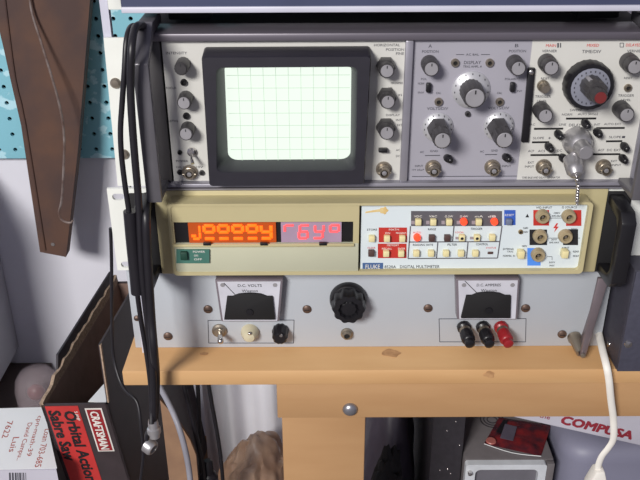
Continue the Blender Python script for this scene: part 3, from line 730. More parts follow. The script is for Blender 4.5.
    # ears and black handles
    cxm = (U(107, 188, .002).x + U(107, 188, .002).x + .4826) / 2
    for sx in (-1, 1):
        xo = cxm + sx * .2413; xi = x0 if sx < 0 else x1; a, b = sorted((xo, xi - sx * .002))
        e0 = U(112, 187.5, .001).z - .001; e1 = U(122, 270, .001).z
        em = MB(); zs1, zs0 = e0 - .008, e1 + .006; m0, m1 = zs0 + .008, zs1 - .0079
        for z_lo, z_hi, zz in ((m1, e0, zs1), (e1, m0, zs0)):
            xc = xo - sx * .0095
            em.ring(rrect(a, b, z_lo, z_hi, .0005, .0003), rrect(xc - .0055, xc + .0055, zz - .0032, zz + .0032, .0005, .0031), (0, .003, 0))
        em.bx(a, b, .0005, .0035, m0, m1)
        em.build('rack_ear', M['ear_white'], t)
        px_ = cxm + sx * .222  # black plate widened outward to stand in for shade on the ear
        MB().bx(min(px_, xi), max(px_, xi), -.0012, .0004, zlow + .003, zt - .004, .0005).build('handle_plate_and_shade', M['black_matte'], t)
        hx0 = cxm + sx * .2075; w_ = .013
        zt3, zb3 = zt - .006, zlow + .004; yh = -.042
        prof = [(-.001, zt3), (yh + .008, zt3 - .002), (yh, zt3 - .010), (yh, zb3 + .010), (yh + .008, zb3 + .002), (-.001, zb3), (-.001, zb3 + .009), (yh + .016, zb3 + .012), (yh + .011, zb3 + .018), (yh + .011, zt3 - .018), (yh + .016, zt3 - .012), (-.001, zt3 - .009)]
        MB().prism([Vector((hx0 - w_ / 2, y, z)) for y, z in prof], (w_, 0, 0), .0015).build('handle', M['black'], t)
    return zlow
ZDB = dmm()

# ------------------------------------------------------------------ power supply
def supply():
    y0 = PSY; xl = U(126, 272, y0).x; xr = .2765; zt = ZDB - .0006; zb = BENCH + .0004
    t = thing('power_supply', 'pale grey rack power supply with two black-bottomed meters, lowest in the stack', 'power supply', ((xl + xr) / 2, .1, zb))
    MB().bx(xl + .022, xr - .006, y0 + .003, .33, zb, zt, .002).build('case', M['ps_panel'], t)
    MB().bx(xl, xr, y0, y0 + .003, zb, zt, .0006).build('front_panel', M['ps_panel'], t)
    def screwp(px, py, r=4.6):
        c = U(px, py, y0); k = S(px, py, y0)
        o = MB().lathe(c, TOWARD, [(r * k, 0), (r * .95 * k, .0012), (r * .6 * k, .0022), (.0003, .0025)], 18).build('screw', M['screw'], t)
        MB().box(c + TOWARD * .0021, (r * 1.1 * k, .0012, .0006)).build('screw_slot', M['ink_black'], o)
    for p in ((208, 309), (168, 336), (307, 309), (428, 308), (525.5, 308), (562, 334)): screwp(*p)
    screwp(137, 318, 3.2)
    ln = MB()
    for a, b, c, d in ((208, 294, 320.3, 343), (439, 526, 318.8, 341.8)):
        ln.line((a, c), (b, c - .3), y0, .0006).line((b, c - .3), (b - .5, d), y0, .0006).line((b - .5, d), (a + .7, d), y0, .0006).line((a + .7, d), (a, c), y0, .0006)
    ln.build('printed_frame', M['ink'], t, smooth=False)
    def meter(xa, xb, xbot0, xbot1, ytop, ybot, cov, title, needle):
        ym = y0 - .012
        A = [U(xa, ytop, ym), U(xb, ytop, ym), U(xbot1, ybot, ym), U(xbot0, ybot, ym)]
        for q in A: q.y = y0
        A[0].z = A[1].z = zt - .004
        o = MB().prism(A, (0, -.012, 0), .0016).build('meter', M['meter_case'], t)
        B = [a.lerp(sum(A, Vector()) / 4, .075) for a in A]
        for q in B: q.y = ym
        MB().prism(B, (0, -.0006, 0)).build('meter_face', M['meter_face'], o)
        yc = ym - .0006
        c0, c1, c2, c3, cy0, cy1 = cov
        pts = [U(c2, cy1, yc - .003), U(c3, cy1, yc - .003), U(c1, cy0, yc - .003)]
        for q in range(1, 8):
            u = q / 8; pts.append(U(c1 + (c0 - c1) * u, cy0 - 3.2 * math.sin(math.pi * u) if .15 < u < .85 else cy0, yc - .003))
        pts.append(U(c0, cy0, yc - .003))
        for q in pts: q.y = yc
        MB().prism(pts, (0, -.003, 0), .0005).build('meter_cover', M['black_matte'], o)
        mx = (c0 + c1) / 2
        MB().lathe(U(mx, cy1 - 8, yc - .003), TOWARD, [(.0036, 0), (.0034, .0012), (.001, .0014)], 16).build('zero_screw', M['black'], o)
        MB().line(needle[0], needle[1], yc, .0006).build('needle', M['ink_black'], o)
        w = MB(); w.text(title, mx - 12, mx + 12, 285.5 - (.5 if mx > 400 else 0), yc, 2.8); w.text('Weston', mx - 8, mx + 8, 290.8 - (.5 if mx > 400 else 0), yc, 2.6)
        w.build('meter_lettering', M['ink_black'], o, smooth=False)
        for qx in (xa + 8, xb - 8):
            MB().lathe(U(qx, ytop + 9, yc), TOWARD, [(.0022, 0), (.002, .0005)], 12).build('meter_screw', M['cap_grey'], o)
    meter(214.5, 283, 221, 279.5, 276, 322, (227, 272.5, 224, 275, 297, 320), 'D.C. VOLTS', ((224, 283), (236.5, 296)))
    meter(456, 520.5, 457, 517.5, 276, 320, (466.5, 511, 461, 510.5, 296, 318.5), 'D.C. AMPERES', ((465, 281), (478, 294)))
    # toggle, lamp, fuse
    c = U(219.5, 330, y0); k = S(219.5, 330, y0)
    o = MB().lathe(c, TOWARD, [(7.4 * k, 0), (7.4 * k, .0022), (5.4 * k, .003), (4.8 * k, .005)], 24, hexa=0).build('toggle_switch', M['nickel'], t)
    e = U(220.5, 341, y0 - .018); MB().tube([c + TOWARD * .003, c.lerp(e, .5), e], lambda q: .0015 + .0016 * q, 12).ball(e, .0031, 12).build('bat', M['chrome'], o)
    c = U(250, 331.5, y0)
    o = MB().lathe(c, TOWARD, [(9 * k, 0), (9 * k, .003), (7.6 * k, .005), (7.2 * k, .008), (5 * k, .011), (.0005, .012)], 28).build('pilot_lamp', M['lamp'], t)
    MB().ball(U(249.5, 333.5, y0 - .012), .0018, 10).build('bulb', M['chrome'], o)
    c = U(280.5, 330, y0)
    o = MB().lathe(c, TOWARD, [(8 * k, 0), (8 * k, .004), (7.4 * k, .005), (7.2 * k, .014), (5.5 * k, .016)], 28, flute=(10, .06)).build('fuse_holder', M['black'], t)
    MB().lathe(U(281, 335.5, y0 - .016), TOWARD, [(.0017, 0), (.0015, .0008)], 12).build('fuse_tip', M['chrome'], o)
    # big knob
    c = U(348.2, 298, y0); k = S(348, 298, y0)
    o = MB().lathe(c, TOWARD, [(18.6 * k, 0), (18.6 * k, .004), (17.2 * k, .0065), (16 * k, .007)], 48).build('voltage_knob', M['black'], t)
    MB().lathe(c, TOWARD, [(16 * k, .007), (16 * k, .019), (15 * k, .0215), (10 * k, .022), (8.5 * k, .019), (7 * k, .0205), (.0005, .0207)], 96, flute=(10, .05)).build('grip', M['black'], o)
    MB().line((336, 299), (339, 299), y0 - .0066, .0012).line((361.5, 299), (364.5, 299), y0 - .0066, .0012).build('pointer_mark', M['cap_grey'], o)
    c = U(346.8, 333, y0)
    o = MB().lathe(c, TOWARD, [(6.3 * k, 0), (6.3 * k, .002), (4.8 * k, .0025), (4.4 * k, .006), (3 * k, .0062), (2.9 * k, .004)], 20).build('output_jack', M['nickel'], t)
    MB().lathe(c, TOWARD, [(2.9 * k, .0035), (2.6 * k, .0048)], 12).build('jack_hole', M['black_matte'], o)
    for a, b, mt in (((463.5, 326), (470, 344), 'black'), ((482.5, 326), (489.5, 343.5), 'black'), ((500.5, 326), (508.5, 343.5), 'red_term')):
        c = U(*a, y0); e = U(*b, y0 - .026); ax = (Vector((e.x, y0 - .026, c.z - .003)) - c)
        L = .027; kk = k
        o = MB().lathe(c, ax, [(7 * kk, 0), (7 * kk, .004), (5.4 * kk, .0055), (5 * kk, .009), (6.6 * kk, .0105), (6.9 * kk, .020), (6 * kk, .0225), (5.2 * kk, .023), (5 * kk, L), (3 * kk, L + .001)], 28, flute=(12, .03)).build('binding_post', M[mt], t, label='red terminal' if mt != 'black' else 'black terminal')
        d = ax.normalized()
        MB().lathe(c + d * .0055, ax, [(5.6 * kk, 0), (5.2 * kk, .003)], 18).build('metal_collar', M['nickel'], o)
    # strap handle at the right
    c = U(574, 336.5, y0); c2 = Vector((c.x + .001, y0 - .022, c.z - .004))
    h = MB().lathe(c, c2 - c, [(.0068, 0), (.0068, .004), (.0056, .006), (.0048, .018), (.0042, .023)], 24)
    h.build('handle_standoff', M['nickel'], t)
    b0 = U(582.5, 357, y0 - .027); b1 = U(604.5, 278.5, y0 - .020)
    d = (b1 - b0).normalized(); m = MB()
    m.prism([b0 + Vector((-.0025, 0, 0)), b0 + Vector((.003, 0, -.001)), b1 + Vector((.0045, 0, 0)), b1 + Vector((-.0055, 0, 0))], (0, .004, 0), .0008)
    m.prism([b0 + Vector((.0005, .002, 0)), b0 + Vector((.003, .002, -.001)), b1 + Vector((.0055, .002, 0)), b1 + Vector((.0035, .002, 0))], (0, .016, 0), .0006)
    m.prism([c2 + Vector((-.003, 0, .003)), b0 + Vector((-.0025, 0, .001)), b0 + Vector((.002, 0, -.001)), c2 + Vector((-.002, 0, -.003))], (0, .003, 0))
    m.build('handle', M['strap'], t)
    MB().lathe(U(583, 355.5, y0 - .0275), TOWARD, [(.0026, 0), (.0024, .0012), (.0006, .0016)], 12).build('handle_screw', M['nickel'], t)
supply()

# ------------------------------------------------------------------ slate case at the right
def slate():
    yf = YF - .004; x = U(616.5, 372, yf).x; z1 = U(630, 272, yf).z
    t = thing('equipment_case', 'dark slate equipment case standing right of the pale power supply', 'case', (x + .1, .1, BENCH))
    MB().bx(x, x + .22, yf + .003, .20, BENCH + .0002, z1, .001).build('body', M['slate'], t)
    MB().bx(x + .0005, x + .22, yf, yf + .003, BENCH + .0002, z1, .0006).build('front_panel', M['slate_lit'], t)
    c = U(628, 344, yf); MB().lathe(c, TOWARD, [(.004, 0), (.0036, .0012), (.0005, .002)], 16).build('screw', M['chrome'], t)
    d = ray(609, 344); p = CAM + d * (x / d.x)
    MB().lathe(p, (-1, 0, 0), [(.0028, 0), (.0025, .001), (.0005, .0016)], 14).build('screw', M['chrome'], t)
slate()

# ------------------------------------------------------------------ cables
def cable(name, label, pts, r, mt='cable', cat='cable', group=None, extra=None, flat=1.0):
    P = [U(*p) for p in pts]
    if extra is None:
        return tag(MB().tube(P, r, 10, 6, flat).build(name, M[mt]), label, cat, group)
    t = thing(name, label, cat, P[-1], group); MB().tube(P, r, 10, 6, flat).build('cord', M[mt], t); extra(t, P); return t
def clips(t, P):
    e = P[-1]
    s = MB().lathe(e + Vector((0, 0, .006)), (0.02, -.1, -1), [(.0045, 0), (.005, .004), (.005, .008), (.0065, .009), (.0065, .014), (.005, .015), (.005, .019)], 18).build('plug', M['satin'], t)
    c = U(150.5, 446, -.05)
    MB().lathe(c + Vector((-.004, 0, .003)), (.8, -.5, -.3), [(.0055, 0), (.0075, .001), (.0075, .008), (.006, .010), (.0045, .010), (.004, .004)], 20).build('coax_connector', M['satin'], t)
    MB().tube([U(151, 428, -.048), U(147, 434, -.05), U(147, 441, -.052), U(151, 446, -.052)], .0022, 8).build('wire_loop', M['cable'], t)
def sleeve(t, P):
    MB().tube([U(130, 211, -.052), U(132.5, 240, -.052), U(135.5, 270, -.052), U(137.5, 293, -.052)], .0056, 12).build('plug_sleeve', M['cable'], t)
cable('test_lead', 'thick black coaxial lead looped over left oscilloscope handle, ending in silver connectors',
      [(148, 33, .012), (143, 26, -.012), (138, 25.5, -.030), (134, 31, -.040), (131.5, 50, -.053), (130.5, 85, -.053), (132, 120, -.053), (135, 160, -.053), (138.5, 200, -.053), (140.5, 240, -.055), (143, 280, -.055), (148, 325, -.053), (152, 360, -.052), (154, 395, -.052), (153.5, 425, -.05)], .0031, extra=clips, cat='test lead', group='black test leads')
cable('test_lead', 'thin black lead with long dark sleeve at the white ears, left of thicker one',
      [(144, 34, .010), (138, 27, -.016), (131, 27, -.032), (126.5, 40, -.044), (124.5, 70, -.050), (122, 105, -.050), (120.5, 130, -.050), (121.5, 155, -.050), (125, 185, -.051), (129, 212, -.052), (133, 245, -.052), (137, 290, -.052), (141, 320, -.050), (146, 350, -.050), (150, 380, -.050), (151.5, 405, -.049), (151.5, 424, -.056)], .0023, extra=sleeve, cat='test lead', group='black test leads')
cable('cable', 'black cable hanging thickly behind the sleeve along the left ears', [(146, 196, -.028), (146, 215, -.052), (147, 245, -.056), (149, 280, -.056), (151.5, 320, -.055), (154, 350, -.06), (156, 375, -.045), (155.5, 405, -.044), (154, 422, -.044)], .0038)
cable('cable', 'thin black cord dropping beside the open black carton at left', [(110.5, 228, .03), (111.5, 260, .03), (112, 320, .03), (113.5, 355, .03), (119, 378, .02), (126, 391, .01), (137, 402, 0), (141, 425, -.01), (143.5, 450, -.01), (142, 470, -.01), (139, 490, -.01)], .0017)
cable('cable', 'light grey cable curving down under the left end of the bench', [(155, 372, .12), (160, 387, .10), (168, 402, .08), (177, 422, .06), (184, 445, .05), (189, 470, .05), (192, 500, .05)], .0034, 'cable_grey')
G = 'black cables under the bench'
cable('cable', 'black cable under the bench just right of the grey cable', [(181, 372, .12), (184.5, 388, .12), (190, 410, .12), (197, 440, .12), (203, 468, .12), (205, 500, .12)], .0028, group=G)
cable('cable', 'straight black cable hanging second right of the grey cable under the bench', [(197, 372, .14), (198.5, 400, .14), (200, 440, .14), (201, 470, .14), (202, 500, .14)], .0026, group=G)
cable('cable', 'black cable hanging in front of the white wall left of tan plastic bag', [(207, 372, .10), (209.5, 390, .10), (213, 410, .10), (217.5, 435, .10), (221, 460, .10), (224.5, 500, .10)], .0024, group=G)
def plug(t, P):
    e = P[-1]
    b = MB().prism([e + Vector((-.004, -.006, .003)), e + Vector((.005, -.006, .004)), e + Vector((.011, -.006, -.016)), e + Vector((.010, -.006, -.034)), e + Vector((-.010, -.006, -.034)), e + Vector((-.010, -.006, -.016))], (0, .014, 0), .002)
    b.build('plug', M['cable_white'], t)
cable('mains_lead', 'white flat power cord draped over the bench edge at right, plug at end',
      [(594, 318, .03), (598, 330, .018), (602, 348, -.012), (606.5, 366, -.032), (609, 380, -.036), (611, 400, -.034), (613.5, 420, -.032), (613.5, 438, -.031), (609, 447, -.030), (602, 456, -.030), (598.5, 465, -.030), (598, 471, -.030)], .0034, 'cable_white', 'cord', extra=plug, flat=.55)

# ------------------------------------------------------------------ open tool carton
def tool_carton():
    h = .616
    a, b = UZ(40.5, 405, h), UZ(107.5, 404, h)
    w = (b - a).length; ex = (b - a).normalized(); ey = Vector((-ex.y, ex.x, 0)); back = UZ(113, 286, h)
    ey = (back - a).normalized(); dep = .29; H = .33; dn = Vector((.105, .03, -1))
    t = thing('tool_carton', 'open black saw carton with red side label, standing left of the bench', 'box', (a.x + .04, a.y + .15, h - H))
    P = lambda u, v, z: a + ex * u + ey * v - dn * z
    th = .003
    m = MB()
    m.prism([P(0, 0, 0), P(w, 0, 0), P(w, 0, -H), P(0, 0, -H)], ey * th)
    m.prism([P(0, dep - th, 0), P(w, dep - th, 0), P(w, dep - th, -H), P(0, dep - th, -H)], ey * th)
    m.prism([P(0, 0, 0), P(0, dep, 0), P(0, dep, -H), P(0, 0, -H)], ex * th)
    m.prism([P(w - th, 0, 0), P(w - th, dep, 0), P(w - th, dep, -H), P(w - th, 0, -H)], ex * th)
    m.prism([P(0, 0, -H), P(w, 0, -H), P(w, dep, -H), P(0, dep, -H)], (0, 0, th))
    m.build('carton', M['box_black'], t, smooth=False)
    q = MB(); e = .0008
    q.prism([P(th, th + e, -.002), P(w - th, th + e, -.002), P(w - th, th + e, -H + .01), P(th, th + e, -H + .01)], ey * e)
    q.prism([P(th, th, -.002), P(th, dep - th, -.002), P(th, dep - th, -H + .01), P(th, th, -H + .01)], ex * e)
    q.prism([P(w - th - e, th, -.002), P(w - th - e, dep - th, -.002), P(w - th - e, dep - th, -H + .01), P(w - th - e, th, -H + .01)], ex * e)
    q.prism([P(th, dep - th - e, -.002), P(w - th, dep - th - e, -.002), P(w - th, dep - th - e, -H + .01), P(th, dep - th - e, -H + .01)], ey * e)
    q.prism([P(th, th, -H + .006), P(w - th, th, -H + .006), P(w - th, dep - th, -H + .006), P(th, dep - th, -H + .006)], (0, 0, e))
    q.build('lining', M['box_inner'], t, smooth=False)
    # torn raw edge on the left wall
    n = 26; r = MB(); random.seed(3); lo = []; hi = []
    for i in range(n + 1):
        v = dep * i / n; z = .004 + random.uniform(-.002, .002) + (.006 if i > 3 else 0); lo.append(P(-.0005, v, -.004)); hi.append(P(-.0005, v, z))
    for i in range(n): r.prism([lo[i], lo[i + 1], hi[i + 1], hi[i]], ex * (th + .001))
    r.build('torn_edge', M['box_edge'], t, smooth=False)
    # flaps
    f = MB().prism([P(0, .05, .001), P(0, dep, .001), P(-.004, dep - .005, .020), P(-.004, .075, .020)], (.0025, 0, 0)); f.build('flap', M['dark_case'], t, smooth=False)
    f = MB().prism([P(w, .004, .0), P(w, dep, .0), P(w + .008, dep - .01, .078), P(w + .006, .012, .078)], (-.0025, 0, 0)); fo = f.build('flap', M['box_black'], t, smooth=False)
    f = MB().prism([P(w - .001, .003, .0), P(w + .005, .0115, .078), P(w + .005, .0155, .078), P(w - .001, .007, 0)], (.002, -.001, 0)); f.build('flap_edge', M['box_edge'], fo, smooth=False)
    f = MB().prism([P(w - .026, .008, -.002), P(w - .004, .005, -.002), P(w - .004, .085, -.004), P(w - .016, .06, -.004)], (0, 0, -.001)); f.build('inner_flap', M['paper'], t, smooth=False, label='white inner flap')
    # labels on the front
    F = lambda u, z, o=0: P(u, -o, z)
    k = w / 67
    lab = MB().prism([F(4 * k, -.002), F(37 * k, -.002), F(37 * k, -.20), F(4 * k, -.20)], ey * -.0006).build('red_label', M['box_red'], t)
    rot = Matrix((ex, -dn.normalized(), ex.cross(-dn).normalized())).transposed() @ Matrix.Rotation(R(-90), 3, 'Z')
    tx = MB(); mid = lambda u, z0, z1: F(u * k, -(z0 + z1) / 2, .0008)
    tx.text3('Orbital Action', mid(26.5, .009, .124), .115, .0145, rot, .0002, .05).text3('Sabre Saw', mid(11.5, .008, .088), .080, .0145, rot, .0002, .05)
    tx.build('label_lettering', M['ink_black'], lab, smooth=False)
    MB().text3('5 AMP', mid(33.5, .010, .024), .014, .004, rot).build('small_lettering', M['ink_white'], lab, smooth=False)
    z0, z1 = .006, .074
    bd = MB().prism([F(43 * k, -z0), F(60 * k, -z0), F(60 * k, -z1), F(43 * k, -z1)], ey * -.0006).build('badge', M['ink_white'], t)
    MB().prism([F(44.5 * k, -z0 - .0018, .0007), F(58.5 * k, -z0 - .0018, .0007), F(58.5 * k, -z1 + .0018, .0007), F(44.5 * k, -z1 + .0018, .0007)], ey * -.0003).build('badge_field', M['box_mark'], bd)
    MB().text3('CRAFTSMAN', F(51.5 * k, -(z0 + z1) / 2, .0013), z1 - z0 - .008, .0105, rot, .0002, .04).build('badge_lettering', M['ink_white'], bd, smooth=False)
    # plain carton it stands on (below the picture)
    tag(MB().bx(a.x + .045, a.x + w + .06, a.y + .03, a.y + .33, 0, h - H - .0002, .002).build('carton', M['card']), 'plain brown carton under the black saw carton', 'box')
    return a, ex, w
tool_carton()

# paper on a white carton at bottom left
def papers():
    h = .55
    c = [UZ(-14, 409, h), UZ(43.5, 407.5, h), UZ(57, 468.5, h), UZ(-12, 470, h)]
    tp = thing('carton', 'pale carton at bottom left carrying the handwritten sheet', 'box', ((c[0].x + c[1].x) / 2, (c[0].y + c[3].y) / 2, 0))
    yb = c[3].y - .003; xr = c[2].x - .001
    A = [UZ(-24, 470.5, h - .001), UZ(56.5, 470.5, h - .001), UZ(42.5, 409, h - .001), UZ(-20, 409, h - .001)]
    for q in A: q.z = h - .0006
    MB().prism([q - Vector((0, 0, h - .0006)) for q in A], (0, 0, h - .0006)).build('carton_body', M['white_box'], tp, smooth=False)
    y = A[0].y
    m = MB()
    random.seed(5); px = 9
    while px < 27:
        w = random.choice((.7, 1.2, 1.8)); m.prism([U(px, 472.5, y), U(px + w, 472.5, y), U(px + w + .5, 486, y), U(px + .5, 486, y)], (0, -.0004, 0)); px += w + random.choice((.7, 1.1))
    m.text('EA', 31, 42, 476.5, y, 8)
    m.build('printing', M['ink'], tp, smooth=False)
    t = thing('paper_sheet', 'white paper sheet with red-brown handwriting at bottom left', 'paper', ((c[0].x + c[1].x) / 2, (c[0].y + c[3].y) / 2, h))
    MB().prism(c, (0, 0, .0006)).build('sheet', M['paper'], t, smooth=False)
    w = MB(); rot = Matrix.Rotation(R(-84), 3, 'Z')
    for s_, x, y0, y1, hh in (('7622', 7.5, 422, 437, .0075), ('Luis', 14, 438, 451, .0075), ('David Campu..', 24, 424, 459, .0075), ('cpn-math-39', 34, 417, 455, .0075), ('Loan 703-685', 43, 430, 466, .0075)):
        p, q = UZ(x - 2, y0, h + .0006), UZ(x + 2, y1, h + .0006)
        w.text3(s_, (p + q) / 2, (q - p).length, hh, rot)
    w.build('handwriting', M['pen'], t, smooth=False)
    # dark carton behind, clear plastic cup lying on it
    zt = .345
    x1 = UZ(47, 372, zt).x
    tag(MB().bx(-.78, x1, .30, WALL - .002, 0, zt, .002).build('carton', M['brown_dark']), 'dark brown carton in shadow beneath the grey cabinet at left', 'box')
    cc = UZ(37, 384, zt + .045)
    cc = Vector((cc.x, max(cc.y, .36), zt + .046))
    t = thing('plastic_tub', 'translucent plastic tub with reddish contents beside the black saw carton', 'tub', (cc.x, cc.y, zt))
    MB().lathe(Vector((cc.x, cc.y, zt + .0005)), (0, 0, 1), [(.034, 0), (.037, .015), (.0375, .035), (.034, .055), (.026, .068), (.012, .076), (.002, .078), (.002, .077), (.025, .0665), (.033, .054), (.0365, .035), (.036, .015), (.033, .001)], 32).build('tub', M['plastic'], t)
    MB().ball((cc.x - .004, cc.y, zt + .028), .015, 16, (1, .8, 1.0)).build('contents', M['red_cap'], t)
papers()

# ------------------------------------------------------------------ under the bench
def crumple(c, size, seed, amp=.22, sub=4, fr=2.2, floor=None):
    b = bmesh.new(); bmesh.ops.create_icosphere(b, subdivisions=sub, radius=1)
    for v in b.verts:
        n = v.co.normalized(); o = Vector((seed * 3.1, seed * 1.7, seed))
        d = noise.noise(n * fr + o) * amp + (abs(noise.noise(n * fr * 2.1 + o)) - .2) * amp * 1.1
        q = Vector((n.x * 2.2 - n.z, n.y * 2, n.z * .8)) * fr
        d += (.25 - abs(noise.noise(q + o * 2))) * amp * .55
        v.co = n * (1 + d)
    bmesh.ops.scale(b, vec=size, verts=b.verts); bmesh.ops.translate(b, vec=c, verts=b.verts)
    if floor is not None:
        for v in b.verts: v.co.z = max(v.co.z, floor)
    return b
def under():
    # tan plastic bag on a cardboard carton
    Yg = .24
    top = U(250, 436, Yg + .03); zsup = .20
    x0, x1 = U(213, 470, Yg).x, U(292, 470, Yg).x
    tag(MB().bx(x0 - .01, x1 + .01, Yg - .06, Yg + .13, 0, zsup, .002).build('carton', M['card']), 'cardboard carton beneath the tan plastic bag', 'box')
    hz = (top.z - zsup) / 2
    bb = crumple(Vector(((x0 + x1) / 2, Yg + .03, zsup + hz * .85)), Vector(((x1 - x0) / 2 * 1.05, .075, hz * 1.1)), 4, .15, 5, 1.5, zsup + .0005)
    zm = max(v.co.z for v in bb.verts)
    for v in bb.verts: v.co.z = zsup + .0005 + (v.co.z - zsup - .0005) * (top.z - zsup) / (zm - zsup)
    tag(MB().add(bb).build('plastic_bag', M['bag']), 'crumpled translucent tan plastic bag under the bench left of the wooden post', 'bag')
    b = bmesh.new(); g = []; cx0, cx1 = -.19, .03
    for i in range(61):
        u = i / 60; x = cx0 + (cx1 - cx0) * u; col = []
        for j in range(13):
            v = j / 12; z = .01 + v * (BENCH - PLT - .03)
            y = .40 + .007 * math.sin(u * 19 + 1.2 * math.sin(v * 2.2)) + .004 * math.sin(u * 43 + v * 3)
            col.append(b.verts.new((x, y, z)))
        g.append(col)
    for i in range(60):
        for j in range(12): b.faces.new((g[i][j], g[i + 1][j], g[i + 1][j + 1], g[i][j + 1]))
    r = bmesh.ops.extrude_face_region(b, geom=list(b.faces)); bmesh.ops.translate(b, vec=(0, .0012, 0), verts=[q for q in r['geom'] if isinstance(q, bmesh.types.BMVert)])
    bmesh.ops.recalc_face_normals(b, faces=b.faces)
    t = thing('white_curtain', 'white hanging cloth with soft vertical folds behind the tan plastic bag', 'curtain', (-.08, .40, .01))
    MB().add(b).build('cloth', M['cloth'], t); zr = BENCH - PLT - .016
    MB().cyl((cx0 - .01, .40, zr), (cx1 + .01, .40, zr), .006).build('rod', M['zinc'], t)
    # brown board leaning behind cables
    Yc = .10
    a, b, c, d = U(166, 425, Yc), U(190, 438, Yc), U(197, 460, Yc), U(203, 492, Yc)
    p = [U(160, 400, Yc), U(176, 418, Yc), U(190, 440, Yc), U(196, 455, Yc), U(198, 500, Yc), U(150, 500, Yc)]
    p[-1].z = p[-2].z = 0.0005
    p[-1].x = p[0].x
    tag(MB().prism(p, (0, .004, 0)).build('cardboard_sheet', M['card'], smooth=False), 'brown cardboard sheet with curved edge behind the grey cable', 'cardboard')
    # dark connector block at the cable feet
    m = U(208, 470, .13)
    z0 = m.z - .05; t = thing('cable_connector', 'black ribbed connector hanging below black cables left of the tan bag', 'plug', (m.x, .13, z0))
    MB().lathe(Vector((m.x, .13, z0)), (0, 0, 1), [(.010, 0), (.011, .002), (.011, .04), (.009, .044), (.007, .046), (.007, .062), (.004, .066)], 20).build('shell', M['cable'], t)
    rg = MB()
    for q in range(5): rg.lathe(Vector((m.x, .13, z0 + .006 + q * .007)), (0, 0, 1), [(.0108, 0), (.0122, .001), (.0122, .003), (.0108, .004)], 20)
    rg.build('grip', M['slate'], t)
    # small monitor
    mf = .225
    tl, tr = U(466, 463.5, mf), U(555, 463.5, mf); zt = tl.z; x0, x1 = tl.x, tr.x; H = .125; zb = zt - H
    tag(MB().bx(x0 + .006, x1 - .006, mf + .002, .48, 0, zb - .0003, .002).build('carton', M['card']), 'brown carton carrying the small grey monitor', 'box')
    t = thing('small_monitor', 'small grey boxed monitor with pale bezel under the bench at right', 'monitor', ((x0 + x1) / 2, mf + .1, zb))
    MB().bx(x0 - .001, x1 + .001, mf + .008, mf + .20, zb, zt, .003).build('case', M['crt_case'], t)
    fx1 = U(546, 470, mf).x
    o = rrect(x0, fx1, zb + .001, zt - .001, mf + .008, .004); i = rrect(x0 + .014, fx1 - .011, zb + .02, zt - .010, mf + .008, .008)
    MB().ring(o, i, (0, -.010, 0)).build('bezel', M['crt_bezel'], t)
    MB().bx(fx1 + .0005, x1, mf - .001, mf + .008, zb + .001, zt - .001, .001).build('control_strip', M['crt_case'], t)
    MB().bx(x0 + .01, fx1 - .008, mf + .006, mf + .009, zb + .016, zt - .006).build('screen', M['crt_off'], t)
    MB().lathe(Vector((x0 + .006, mf - .002, zt - .014)), TOWARD, [(.0035, 0), (.003, .005), (.001, .006)], 14).build('knob', M['chrome'], t)
    vc = UZ(492, 420, zt)
    v = MB()
    for r in (.018, .013, .008):
        n = 28; v.ring([vc + Vector((r * math.cos(2 * math.pi * q / n), r * math.sin(2 * math.pi * q / n), 0)) for q in range(n)], [vc + Vector(((r - .0012) * math.cos(2 * math.pi * q / n), (r - .0012) * math.sin(2 * math.pi * q / n), 0)) for q in range(n)], (0, 0, .0008))
    v.build('vent_ring', M['dark_case'], t)
    # red packet on the monitor
    z = zt + .001
    pk = [UZ(499, 418, z), UZ(484, 444, z), UZ(512, 453, z), UZ(541, 456.5, z), UZ(551, 426, z)]
    t = thing('foil_packet', 'glossy dark red packet lying on top of the small monitor', 'packet', sum(pk, Vector()) / 5)
    b = bmesh.new(); n = 14; g = []
    for j in range(n + 1):
        row = []
        for i in range(n + 1):
            u, vv = i / n, j / n; w = pk[1].lerp(pk[3], u).lerp(pk[0].lerp(pk[4], u), vv)
            e = min(u, 1 - u, vv, 1 - vv)
            row.append(b.verts.new(w + Vector((0, 0, .001 + min(e * 6, 1) * .004 * (1 + .8 * noise.noise(Vector((u * 5, vv * 5, 1))))))))
        g.append(row)
    for j in range(n):
        for i in range(n): b.faces.new((g[j][i], g[j][i + 1], g[j + 1][i + 1], g[j + 1][i]))
    r = bmesh.ops.extrude_face_region(b, geom=list(b.faces)); bmesh.ops.translate(b, vec=(0, 0, -.0006), verts=[q for q in r['geom'] if isinstance(q, bmesh.types.BMVert)])
    bmesh.ops.recalc_face_normals(b, faces=b.faces)
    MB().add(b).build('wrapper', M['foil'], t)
    q1 = [UZ(505, 424, z + .007), UZ(500, 438, z + .007), UZ(513, 441, z + .007), UZ(517, 427, z + .007)]
    MB().prism(q1, (0, 0, .0006)).build('grey_print', M['foil_grey'], t)
    e1 = UZ(491, 441, z + .006); MB().lathe(e1, (0, 0, 1), [(.0075, 0), (.0065, .0015)], 20).build('pink_disc', M['pink_print'], t)
    MB().tube([pk[1] + Vector((0, -.0006, .001)), pk[2] + Vector((0, -.0006, .001)), pk[3] + Vector((0, -.0006, .001))], .0006, 8, 4).build('white_edge', M['paper'], t)
    MB().prism([UZ(503, 420, z + .0055), UZ(496, 432, z + .0065), UZ(502, 434, z + .0065), UZ(508, 421, z + .0055)], (0, 0, .0006)).build('dark_print', M['black'], t)
    # black chassis with bright rivets
    yc = .24; xa, xb = U(431, 450, yc).x, U(463, 450, yc).x; zc = U(440, 412, yc).z
    t = thing('black_chassis', 'black metal chassis with scattered bright rivets left of the small monitor', 'chassis', ((xa + xb) / 2, yc + .1, 0))
    MB().bx(xa, xb, yc, yc + .22, 0, zc + .02, .002).build('case', M['dark_case'], t)
